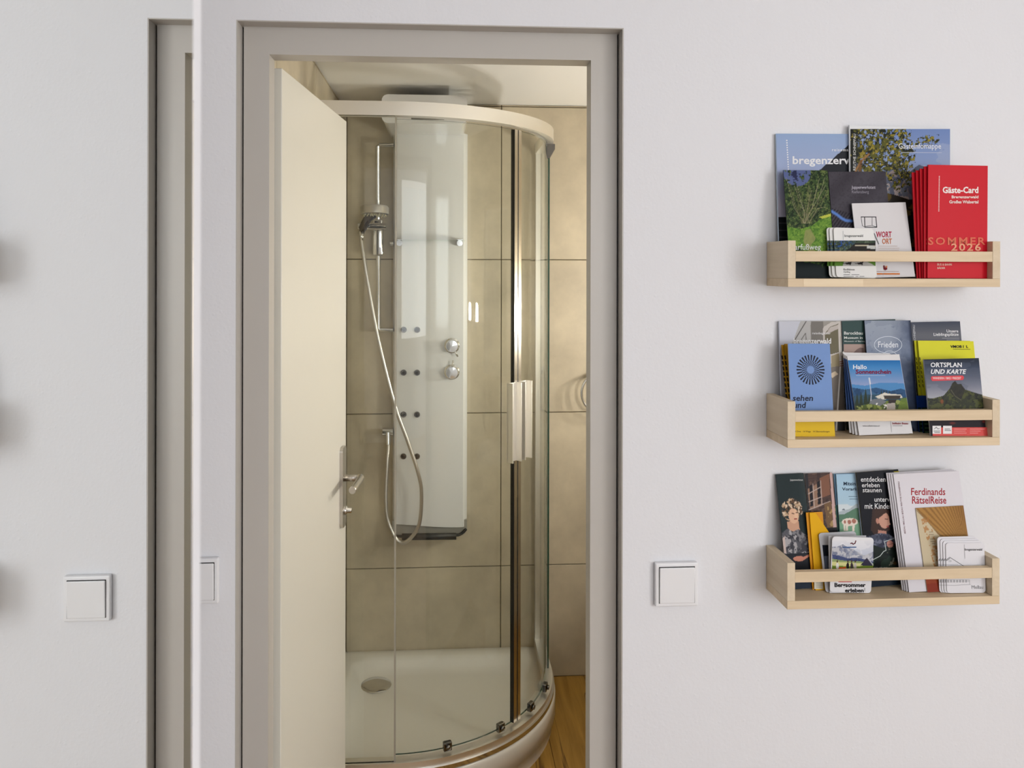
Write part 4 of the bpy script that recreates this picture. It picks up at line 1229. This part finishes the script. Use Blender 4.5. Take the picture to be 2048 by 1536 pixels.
hallo = ((1686.5, 707.5, 1699, -0.0564, -0.0235, 'rearmost sunny leaflet of the stack behind the front one'), (1688.5, 709, 1705, -0.0606, -0.026, 'second sunny leaflet from the rear of its stack'),
         (1691, 710.5, 1711, -0.0648, -0.0285, 'sunny leaflet directly behind the front one'), (1694, 712, 1718, -0.0690, -0.031, 'front sunny leaflet with a blue sky and hilltop station in the middle rack'))
for i, (xt, yt0, xb, yb_, yt_, lab) in enumerate(hallo):
    s = Sheet('leaflet', lab, 'leaflet', 1, (xt, yt0), (xt + 104.5 - (12 if i < 2 else 0), yt0), xb, xb + 108 - (12 if i < 2 else 0), yb_, yt_, 0.0018, body=(216, 210, 208), face=(232, 230, 230), group='sunny leaflets in the middle rack')
    if i < 3:
        s.poly([(xt, yt0 + 8), (xt + 92, yt0 + 8), (xt + 104, 838), (xb - 5, 838)], (40, 66, 112), 'cover_print')
        continue
    A = Art(104, 124, seed=20).grad([(0, (40, 112, 178)), (0.12, (70, 138, 200)), (0.42, (150, 164, 204)), (0.53, (140, 162, 206)), (0.56, (70, 130, 190)), (1, (60, 100, 140))])
    q = lambda *p: [((x - (1695 + (y - 720) * 0.151)) / 105.5, (y - 720.5) / 121.0) for x, y in p]
    A.put(A.below(q((1694, 768), (1730, 772), (1760, 766), (1800, 767), (1826, 770))), (84, 142, 196))
    h2 = A.below(q((1694, 774), (1712, 777), (1730, 780), (1752, 776), (1780, 783), (1800, 778), (1826, 786)))
    A.put(h2, (52, 88, 128)).speck(h2, [(66, 104, 140), (44, 74, 110)], 10, 0.55)
    A.put(A.below(q((1694, 794), (1730, 790), (1780, 790), (1826, 798))) * 0.8, (56, 84, 96))
    for x, y, w, hh in ((1714, 800, 9, 26), (1722, 797, 9, 30), (1731, 792, 10, 34), (1738, 800, 8, 24), (1762, 785, 4, 14), (1767, 786, 4, 13), (1772, 786, 4, 14), (1778, 788, 5, 12)):
        A.poly(q((x - w / 2, y + hh / 2), (x, y - hh / 2), (x + w / 2, y + hh / 2)), (46, 58, 44))
    gr = A.below(q((1694, 812), (1720, 812), (1745, 806), (1790, 800), (1826, 806)))
    A.put(gr, (88, 104, 52)).speck(gr, [(118, 134, 58), (64, 76, 46), (150, 160, 90)], 12, 0.54)
    A.poly(q((1750, 794), (1768, 786), (1776, 788), (1800, 790), (1804, 796), (1760, 800)), (226, 220, 206)); A.poly(q((1766, 792), (1800, 792), (1798, 799), (1768, 799)), (70, 62, 56))
    A.poly(q((1740, 800), (1760, 797), (1772, 804), (1760, 812), (1738, 808)), (120, 124, 128)); A.poly(q((1775, 800), (1792, 800), (1788, 808), (1776, 808)), (58, 52, 50))
    A.poly(q((1772, 808), (1788, 806), (1792, 842), (1772, 842)), (182, 172, 162)); A.speck(A.below(q((1694, 806), (1826, 806))) * (np.abs(A.u - 0.47) < 0.14), [(236, 232, 224)], 18, 0.66)
    A.line(q((1738, 757), (1742, 790), (1741, 802)), 0.012, (206, 208, 218)); A.line(q((1738, 757), (1740, 768)), 0.02, (226, 228, 234))
    A.poly(q((1800, 798), (1812, 796), (1826, 812), (1826, 842), (1786, 842)), (112, 134, 56), 0.85)
    c4 = [s.loc(1695.5, 720.5), s.loc(1800, 720.5), s.loc(1713.8, 841.5), s.loc(1821, 841)]
    bx = (min(c4[0][0], c4[2][0]), c4[2][1], c4[1][0], c4[0][1])
    s_loc = s.loc
    s.loc = lambda px, py, c4=c4: {0: c4[0], 1: c4[1], 2: c4[2], 3: c4[3]}[px]
    def _art(A, s=s, c4=c4):
        it = iter(c4); s.loc = lambda *_: next(it)
        s.art(A, (0, 0, 1, 1))
    _art(A)
    s.loc = s_loc
    s.text('Hallo', 1706, 729.5, 1733.5, 738.5, WHITE, 0.018); s.text('Sonnenschein', 1711, 739, 1782, 748, (128, 14, 52), 0.03)
    fine(s, [(1712, 1770, 751)], (196, 206, 226), 0.8)
    s.text('Seilbahn Bezau', 1784, 844.8, 1816, 848.8, (150, 40, 54), 0.02); fine(s, [(1785, 1804, 851.6)], (120, 110, 112), 0.9)
    s.text('www.seilbahn-bezau.at', 1725, 850, 1759, 853.4, (70, 68, 76), 0.0); s.lines([[(1781, 843), (1783, 864)]], 0.6, (170, 168, 172))

for i, (lab, xt, xb, yb_, yt_) in enumerate((('rear mustard yellow leaflet beside the pale blue one', 1562, 1580, -0.0625, -0.029), ('second mustard yellow leaflet just behind the pale blue one', 1568, 1582.5, -0.0665, -0.0335))):
    s = Sheet('leaflet', lab, 'leaflet', 1, (xt, 690 - i), (xt + 84, 690 - i), xb, xb + 82, yb_, yt_, 0.002, body=(150, 112, 30), face=(184, 138, 30), group='mustard leaflets in the middle rack')
    s.lines([[(xt + 2 + k * 1.15, 712 + 11 * k), (xt + 3 + k * 1.2, 718 + 11 * k)] for k in range(8)], 3.4, (34, 28, 22), 'black_pattern')
s = Sheet('leaflet', 'pale blue leaflet with a black spoked wheel pattern in the middle rack', 'leaflet', 1, (1575.5, 688), (1660, 687.5), 1585, 1668.5, -0.0705, -0.050, 0.002, body=(206, 210, 222), face=(120, 152, 206))
bm = bmesh.new(); y = s._y()
cx_, cz_ = s.loc(1621, 739.5); k1 = 1 / 1125.0
for r0, r1, ph in ((7.8, 18.0, 0.5), (18.0, 29.5, 0.0)):
    for k in range(26):
        a0 = 2 * math.pi * (k + ph - 0.25) / 26; a1 = 2 * math.pi * (k + ph + 0.25) / 26
        bm.faces.new([bm.verts.new((cx_ + r * k1 * math.cos(a), y, cz_ + r * k1 * 1.03 * math.sin(a))) for r, a in ((r0, a0), (r1, a0), (r1, a1), (r0, a1))])
me = bpy.data.meshes.new('wheel_pattern'); bm.to_mesh(me); bm.free(); me.materials.append(ink((18, 22, 44)))
ob = bpy.data.objects.new('wheel_pattern', me); C.objects.link(ob); ob.parent = s.o
s.text('sehen', 1585, 790, 1626, 802, (20, 24, 48), 0.02, 0.12); s.text('und', 1587, 804, 1612, 816, (20, 24, 48), 0.02, 0.12)
s.poly([(1580, 838), (1668, 838), (1670, 873), (1580, 873)], (230, 190, 26), 'yellow_band')
s.text('14 Orte   14 Wege   14 Überraschungen', 1588, 860.5, 1659, 865.5, (96, 70, 20), 0.012)

# ================================================================== lowest rack
s = Sheet('leaflet', 'dark leaflet with a laughing curly haired woman at the left of the lowest rack', 'leaflet', 2, (1550, 950), (1608, 947.5), 1577, 1631.5, -0.046, -0.0065, 0.0022, body=(70, 74, 76))
A = Art(66, 200, (30, 44, 46), seed=31)
q = lambda *p: U(s, p)
A.put(A.below([(0, 0.8), (1, 0.8)]), (26, 34, 42)); A.put(np.clip((A.u - 0.75) * 4, 0, 1) * 0.5, (60, 66, 66))
du, dv = s.uv(1584, 1020)
rr = np.hypot((A.u - du) / 0.36, (A.v - dv) / 0.095)
A.put((rr < 1.0 + 0.3 * (A.noise(40, 2) - 0.5)) * (A.noise(44, 2) > 0.40), (96, 72, 52)); A.put((rr < 1.05) * (A.noise(46, 2) > 0.58), (196, 166, 134)); A.put((rr < 1.0) * (A.noise(46, 2) > 0.66), (226, 204, 178))
A.poly(q((1574, 1044), (1596, 1038), (1600, 1062), (1576, 1062)), (206, 160, 132))
A.ell(*s.uv(1587, 1032), 0.17, 0.066, (226, 182, 150)); A.ell(*s.uv(1592, 1028), 0.1, 0.05, (238, 198, 166), 0.7, 0.8)
A.line(q((1584, 1027), (1588, 1027.5)), 0.008, (84, 52, 40)); A.line(q((1592, 1025.5), (1595, 1025.5)), 0.008, (84, 52, 40))
A.ell(*s.uv(1591, 1038), 0.06, 0.007, (150, 52, 50))
body = A.below(q((1550, 1075), (1562, 1068), (1576, 1056), (1584, 1064), (1597, 1058), (1608, 1068), (1630, 1080)))
A.put(body * (A.v < s.uv(1600, 1112)[1]), (88, 88, 94)).speck(body * (A.v < s.uv(1600, 1112)[1]), [(130, 128, 132), (58, 58, 66), (172, 168, 170)], 26, 0.57)
A.poly(q((1560, 1082), (1570, 1072), (1573, 1108), (1564, 1110)), (206, 186, 178))
A.put(A.below(q((1550, 1108), (1632, 1104))), (28, 32, 40)); A.ell(*s.uv(1598, 1117), 0.2, 0.022, (206, 138, 116)); A.poly(q((1600, 1117), (1618, 1108), (1619, 1112), (1604, 1122)), (206, 138, 116))
A.put(A.below(q((1550, 1150), (1640, 1148))), (22, 36, 52))
s.art(A)
s.text('Juppenwerkstatt', 1580, 958, 1606, 962.5, (212, 214, 212), 0.012)

s = Sheet('leaflet', 'leaflet with a brown shingled house front and white window bars in the lowest rack', 'leaflet', 2, (1608, 947.5), (1666, 946.5), 1633, 1684, -0.042, -0.0075, 0.003, body=(190, 178, 174))
A = Art(60, 200, (84, 64, 58), seed=33)
q = lambda *p: U(s, p)
A.put((np.sin(A.v * 260 + A.u * 6) > 0.2) * 0.35, (58, 44, 42)); A.speck(np.ones(A.u.shape), [(104, 80, 70), (66, 50, 48)], 18, 0.6)
A.poly(q((1606, 948), (1616, 947), (1622, 1030), (1612, 1035)), (44, 42, 46))
A.poly(q((1639, 957), (1658, 948), (1660, 990), (1643, 996)), (134, 92, 72)); A.poly(q((1616, 978), (1640, 965), (1643, 1012), (1620, 1020)), (150, 118, 98))
for x in (1619, 1634): A.poly(q((x, 972 - (x - 1619) * 0.5), (x + 6, 969 - (x - 1619) * 0.5), (x + 8, 1012 - (x - 1619) * 0.3), (x + 2, 1014 - (x - 1619) * 0.3)), (34, 30, 36))
for p in (((1617, 988), (1642, 974)), ((1618, 1004), (1643, 994)), ((1626, 968), (1629, 1016)), ((1641, 962), (1644, 1008)), ((1618, 1020), (1660, 1003))): A.line(q(*p), 0.008, (196, 176, 166))
A.poly(q((1648, 1008), (1662, 1003), (1666, 1058), (1655, 1058)), (120, 92, 64)); A.speck((A.u > 0.7) * (A.v > 0.3) * (A.v < 0.5), [(176, 146, 96)], 30, 0.6)
A.poly(q((1659, 944), (1664, 944), (1673, 1064), (1667, 1064)), (206, 172, 166)); A.put(A.below(q((1600, 1058), (1690, 1054))), (30, 28, 32))
s.art(A)

s = Sheet('leaflet', 'blue edged folder just left of the cow leaflet in the lowest rack', 'leaflet', 2, (1667.5, 948), (1770, 946), 1684, 1788, -0.030, -0.0065, 0.002, body=(170, 190, 206), face=(108, 150, 182))
s.poly([(1668, 1010), (1760, 1010), (1760, 1180), (1668, 1180)], (64, 104, 96))
s = Sheet('leaflet', 'light blue leaflet with mountains and a spotted cow in the lowest rack', 'leaflet', 2, (1673, 949), (1776, 947), 1686, 1794, -0.036, -0.0105, 0.002, body=(176, 196, 212))
A = Art(100, 190, seed=35).grad([(0, (172, 206, 230)), (0.25, (178, 208, 226)), (0.35, (196, 214, 222)), (1, (150, 180, 150))])
q = lambda *p: U(s, p)
A.put(A.below(q((1660, 1013), (1676, 1009), (1696, 1009), (1700, 1012), (1790, 1005))), (216, 226, 230)); A.put(A.below(q((1660, 1030), (1684, 1022), (1700, 1018), (1712, 1008), (1800, 1000))), (176, 188, 192))
A.poly(q((1684, 1020), (1688, 1017), (1692, 1021)), (110, 120, 130)); A.put(A.below(q((1660, 1032), (1690, 1028), (1712, 1016), (1800, 1012))), (96, 132, 108)); A.put(A.below(q((1660, 1044), (1720, 1044), (1800, 1040))), (128, 172, 140))
A.ell(*s.uv(1700, 1044), 0.15, 0.036, (240, 226, 210))
A.poly(q((1686, 1040), (1688, 1038), (1692, 1062), (1688, 1062)), (240, 226, 210)); A.poly(q((1692, 1046), (1697, 1046), (1696, 1062), (1692, 1062)), (240, 226, 210)); A.poly(q((1705, 1046), (1710, 1044), (1709, 1062), (1705, 1062)), (240, 226, 210))
A.ell(*s.uv(1699, 1044), 0.035, 0.02, (180, 120, 104)); A.ell(*s.uv(1708, 1042), 0.04, 0.022, (180, 120, 104)); A.ell(*s.uv(1690, 1044), 0.02, 0.016, (180, 120, 104))
s.art(A)
s.text('Miteinander', 1687, 963.5, 1734, 971, (26, 44, 66), 0.02); s.text('Vorarlberg', 1684, 975, 1730, 983, (26, 44, 66), 0.02); fine(s, [(1697, 1720, 993), (1699, 1720, 998)], (90, 112, 134), 1.0)

s = Sheet('leaflet', 'folded white and blue leaflet squeezed left of the black booklet', 'leaflet', 2, (1709, 948), (1790, 943), 1735, 1812, -0.0395, -0.0140, 0.0016, body=(180, 190, 206), face=(176, 188, 208))
s = Sheet('booklet', 'black booklet with a girl and white words in the middle of the lowest rack', 'booklet', 2, (1711.5, 947.5), (1797, 942), 1739, 1824, -0.0435, -0.0175, 0.0025, body=(96, 92, 60))
A = Art(90, 200, (20, 22, 30), seed=37)
q = lambda *p: U(s, p)
A.put(A.below(q((1700, 1100), (1830, 1090))) * 0.6, (28, 38, 34))
A.poly(q((1745, 1018), (1762, 1014), (1778, 1022), (1780, 1060), (1752, 1074), (1742, 1060)), (62, 46, 42)); A.ell(*s.uv(1768, 1040), 0.125, 0.074, (206, 156, 136))
A.poly(q((1750, 1020), (1766, 1014), (1779, 1022), (1768, 1028), (1758, 1036), (1756, 1060), (1746, 1066)), (66, 48, 42)); A.ell(*s.uv(1755, 1042), 0.035, 0.025, (196, 140, 122))
A.line(q((1770, 1038), (1775, 1038.5)), 0.007, (70, 44, 44)); A.ell(*s.uv(1775, 1053), 0.03, 0.007, (178, 92, 90)); A.poly(q((1777, 1040), (1781, 1049), (1776, 1050)), (216, 168, 148))
A.poly(q((1756, 1060), (1772, 1062), (1774, 1072), (1756, 1070)), (186, 134, 118))
sc_ = A.below(q((1700, 1080), (1746, 1070), (1760, 1066), (1776, 1068), (1790, 1076), (1830, 1085))) * (A.v < s.uv(1770, 1096)[1])
A.put(sc_, (74, 80, 98)).speck(sc_, [(112, 116, 134), (52, 56, 74)], 30, 0.55)
bd = A.below(q((1690, 1110), (1742, 1088), (1766, 1096), (1786, 1086), (1830, 1100))); A.put(bd, (30, 40, 36)).speck(bd, [(40, 56, 48), (24, 30, 32)], 14, 0.56)
A.ell(*s.uv(1780, 1088), 0.075, 0.032, (196, 138, 124)); A.line(q((1775, 1090), (1788, 1086)), 0.006, (120, 76, 70), 0.6)
A.speck((np.abs(A.u - s.uv(1783, 1110)[0]) < 0.1) * (np.abs(A.v - s.uv(1783, 1112)[1]) < 0.08), [(110, 112, 100)], 30, 0.66)
A.ell(*s.uv(1790, 1126), 0.06, 0.02, (110, 78, 40), 0.6, 0.8); A.put(A.below(q((1690, 1150), (1850, 1146))), (20, 34, 48))
s.art(A)
s.lines([[(1741, 1122), (1760, 1112), (1767, 1103), (1772, 1100.5), (1769, 1083), (1788, 1077)]], 1.3, (206, 214, 210), 'white_route_line')
s.text('entdecken', 1721.5, 953.5, 1771, 963.5, (236, 236, 238), 0.006); s.text('erleben', 1723.5, 965.5, 1759, 974.5, (236, 236, 238), 0.006); s.text('staunen', 1725, 977, 1763, 984.5, (236, 236, 238), 0.006)
s.text('unterwegs', 1748.5, 995.5, 1797, 1006.5, (236, 236, 238), 0.006); s.text('mit Kindern', 1729, 1006.5, 1788, 1017.5, (236, 236, 238), 0.006); s.text('KINDER', 1745, 1134, 1776, 1141, (150, 156, 156))
s.poly([(1786, 943), (1797, 942.2), (1798, 949)], (186, 170, 40), 'yellow_corner')

for i, (lab, xt, yt0, xb, yb_, yt_) in enumerate((('rearmost white puzzle booklet of the stack in the lowest rack', 1773, 948.5, 1803.5, -0.0605, -0.0225), ('second white puzzle booklet from the rear of its stack', 1777.5, 949.5, 1808, -0.0640, -0.025),
        ('white puzzle booklet directly behind the front one', 1782, 950.3, 1812.5, -0.0675, -0.0275), ('front white puzzle booklet with a dark red title in the lowest rack', 1787, 951, 1817.5, -0.0710, -0.030))):
    s = Sheet('booklet', lab, 'booklet', 2, (xt, yt0), (xt + 130, yt0 - 6.5), xb, xb + 136, yb_, yt_, 0.0019, body=(206, 204, 208), face=(226, 222, 228), group='white puzzle booklets in the lowest rack')
s.text('Ferdinands', 1822, 976, 1890.5, 990.5, (164, 26, 40), 0.014); s.text('RätselReise', 1824, 992.5, 1892.5, 1007.5, (164, 26, 40), 0.014)
vtext(s, 'BEZAU MELLAU BIZAU REUTHE SCHNEPFAU', 1811.5, 1067, 1798.5, 963, 3.2, (110, 60, 66), 0.01)

s = Sheet('leaflet', 'leaflet with a golden wooden ceiling picture in front of the white puzzle booklets', 'leaflet', 2, (1830.5, 1020), (1927.5, 1011.5), 1856, 1951, -0.0735, -0.0445, 0.0016, body=(206, 190, 160))
A = Art(96, 160, (206, 190, 158), seed=41)
q = lambda *p: U(s, p)
fan = [(0, 0), (1, 0), (1, 0.56), (0.55, 0.47)]
apx = (-0.75, -0.05)
ang = np.arctan2((A.v - apx[1]) * 1.5, A.u - 1.75)
A.poly([(0, 0), (1.02, -0.02), (1.02, 0.62), (0.66, 0.56)], (176, 130, 66))
msk = np.zeros(A.u.shape); B2 = Art(96, 160, (0, 0, 0)); B2.poly([(0, 0.005), (1.02, -0.02), (1.02, 0.62), (0.66, 0.56)], (1, 1, 1)); msk = B2.a[..., 0]
th_ = np.arctan2(A.v + 0.02 - 0.62, A.u - 0.95)
A.put(msk * (np.sin(th_ * 70) > 0.2) * 0.5, (120, 82, 36)); A.put(msk * np.clip((A.u - 0.6) * 1.2, 0, 1) * np.clip(0.5 - A.v, 0, 1) * 1.4, (92, 56, 26)); A.put(msk * np.clip((A.v - 0.34) * 3, 0, 1), (168, 142, 104))
A.line([(0.0, 0.02), (0.36, 0.28), (0.68, 0.52)], 0.008, (140, 116, 80)); A.line([(0.45, 0.56), (0.75, 0.58)], 0.01, (120, 96, 68))
fr_ = A.below([(0, 0.84), (0.4, 0.83), (1, 0.70)]); A.put(fr_, (150, 62, 28)); A.put(A.below([(0, 0.9), (1, 0.86)]) * 0.7, (132, 40, 20)); A.line([(0.3, 0.86), (0.7, 0.79)], 0.012, (90, 44, 26))
fig = np.exp(-(((A.u - 0.14 - 0.22 * A.v) / 0.09) ** 2)) * (A.v > 0.12) * (A.v < 0.78); A.put((fig > 0.4) * (A.noise(26, 3) > 0.55) * 0.7, (176, 116, 60))
s.art(A)
fine(s, [(1858, 1866, 1064), (1858, 1867, 1069), (1860, 1868, 1078), (1861, 1868, 1083), (1864, 1870, 1087)], (150, 134, 110), 1.2)

mel = (('rearmost white village card of the stack at the right of the lowest rack', 1873.5, 1073.5, 1880, -0.0752, -0.0685), ('second white village card from the rear of its stack', 1879.5, 1078, 1885, -0.0770, -0.0705),
       ('white village card directly behind the front one', 1885, 1082, 1890, -0.0788, -0.0725), ('front white village card with a line drawn farmhouse in the lowest rack', 1890.5, 1086.5, 1895, -0.0806, -0.0745))
for i, (lab, xt, yt0, xb, yb_, yt_) in enumerate(mel):
    s = Sheet('village_card', lab, 'card', 2, (xt, yt0), (xt + 79, yt0 - 0.5), xb, xb + 75.5, yb_, yt_, 0.0012, body=(232, 230, 234), shape='card', group='white village cards in the lowest rack')
    dx, dy = xb - 1896, yt0 - 1086.5
    G1, G2 = (126, 126, 130), (168, 168, 172)
    s.lines([[(p[0] + dx, p[1]) for p in pl] for pl in ([(1893.5, 1119.5), (1900.5, 1114.5), (1936, 1137)], [(1893.5, 1121.5), (1900.5, 1117)])], 1.3, G1, 'house_drawing')
    s.lines([[(p[0] + dx, p[1]) for p in pl] for pl in ([(1893, 1129), (1917, 1129)], [(1894, 1134), (1926, 1134)], [(1894, 1160), (1940, 1160), (1940, 1169)], [(1894, 1164), (1940, 1163)],
             [(1894, 1170), (1910, 1171), (1925, 1169.5), (1942, 1169)], [(1898, 1121), (1903, 1121), (1903, 1123), (1898, 1123)])], 0.8, G2, 'house_drawing')
    s.lines([[(1898 + 7 * k + dx, 1133), (1898 + 7 * k + dx, 1136.5)] for k in range(5)] + [[(1897 + 6 * k + dx, 1160), (1897 + 6 * k + dx, 1164)] for k in range(7)], 2.6, G2, 'window_drawing')
s.text('bregenzerwald', 1929.5, 1096.5, 1964, 1102.5, (62, 62, 66), 0.012); s.text('Mellau', 1943, 1170.5, 1966, 1177.5, (150, 150, 154), 0.0); s.lines([[(1928.3, 1089), (1929.5, 1117)]], 0.7, (170, 170, 174))

s = Sheet('leaflet', 'yellow leaflet with a slanted cut corner in the lowest rack', 'leaflet', 2, (1620.5, 1027), (1657, 1024), 1630, 1672, -0.0515, -0.0310, 0.0012, body=(236, 178, 24), shape='cut')
s.rect((1628.5, 1158, 1646, 1178), (226, 220, 200), 'white_label'); fine(s, [(1632, 1644, 1166), (1632, 1644, 1170), (1632, 1643, 1174)], (140, 130, 110), 0.9)
s = Sheet('leaflet', 'narrow orange leaflet edge just left of the yellow cut leaflet', 'leaflet', 2, (1613, 1025), (1644, 1025), 1624, 1660, -0.0485, -0.0275, 0.0012, body=(220, 150, 30), face=(222, 150, 28))

s = Sheet('tour_card', 'grey rounded card at the rear of the small stack in the lowest rack', 'card', 2, (1636.5, 1067), (1712, 1064.5), 1652, 1727, -0.0625, -0.0400, 0.0012, body=(206, 206, 210), shape='card', group='rounded mountain cards in the lowest rack')
s.poly([(1644.5, 1090), (1700, 1090), (1706, 1150), (1651, 1150)], (30, 34, 44)); s.poly([(1648, 1112), (1700, 1112), (1700, 1150), (1651, 1150)], (92, 100, 116))
s = Sheet('tour_card', 'white square cornered card between grey and mountain card in the lowest rack', 'card', 2, (1657.5, 1073.5), (1732, 1070.5), 1659, 1735, -0.0660, -0.0600, 0.0012, body=(214, 214, 218), group='rounded mountain cards in the lowest rack')
s = Sheet('tour_card', 'front rounded card with a mountain pasture picture in the lowest rack', 'card', 2, (1664, 1077), (1748.5, 1076), 1660.5, 1741, -0.0695, -0.0690, 0.0014, body=(234, 233, 236), shape='card', group='rounded mountain cards in the lowest rack')
A = Art(90, 72, seed=44).grad([(0, (232, 232, 236)), (0.3, (206, 210, 222)), (0.5, (190, 196, 214)), (1, (150, 160, 130))])
q = lambda *p: [((x - 1662) / 84.0, (y - 1079) / 73.0) for x, y in p]
A.put((A.noise(5, 4) > 0.55) * 0.5, (240, 240, 244))
m1 = A.below(q((1660, 1092), (1672, 1092), (1684, 1087), (1692, 1092), (1706, 1098), (1716, 1104), (1728, 1110), (1750, 1100)))
A.put(m1, (150, 156, 174)).speck(m1, [(176, 178, 188), (126, 132, 154), (198, 198, 204)], 10, 0.55)
m2 = A.below(q((1660, 1107), (1676, 1110), (1696, 1116), (1704, 1114), (1722, 1116), (1750, 1124))); A.put(m2, (74, 84, 124)).speck(m2, [(60, 70, 108), (92, 102, 136)], 12, 0.58)
A.put(A.below(q((1660, 1116), (1684, 1120), (1720, 1122), (1750, 1126))), (150, 166, 110)); A.put(A.below(q((1660, 1122), (1690, 1124), (1750, 1128))), (220, 216, 150)); A.put(A.below(q((1660, 1130), (1700, 1132), (1750, 1130))), (120, 146, 54))
A.poly(q((1719, 1130), (1733, 1114), (1744, 1128), (1744, 1131)), (58, 54, 72)); A.line(q((1734, 1115), (1745, 1129)), 0.02, (214, 214, 220))
for x, c in ((1673, (232, 228, 224)), (1694, (36, 30, 40)), (1702, (70, 60, 66)), (1709, (200, 190, 180))): A.ell(*q((x, 1131))[0], 0.035, 0.09, c); A.ell(*q((x, 1122))[0], 0.018, 0.03, (90, 60, 50))
A.poly(q((1676, 1134), (1690, 1133), (1692, 1150), (1676, 1150)), (226, 92, 40))
s.art(A, (1664.2, 1081, 1746.5, 1152))
s.lines([[(1701, 1087), (1704, 1086), (1706, 1088.5), (1710, 1086.5), (1711.5, 1081.5)]], 2.0, (92, 22, 34), 'swoosh_emblem')
fine(s, [(1686, 1699, 1094.5), (1700, 1712, 1094.3)], (44, 84, 140), 2.0)
fine(s, [(1677, 1703, 1163.5)], (206, 90, 100), 1.6)
s.text('Bergsommer', 1669, 1165.5, 1731, 1176.5, (24, 22, 26), 0.03); s.text('erleben', 1690, 1176.5, 1727, 1184.5, (24, 22, 26), 0.03); s.lines([[(1729.5, 1176), (1729, 1182)]], 1.4, (190, 190, 192))
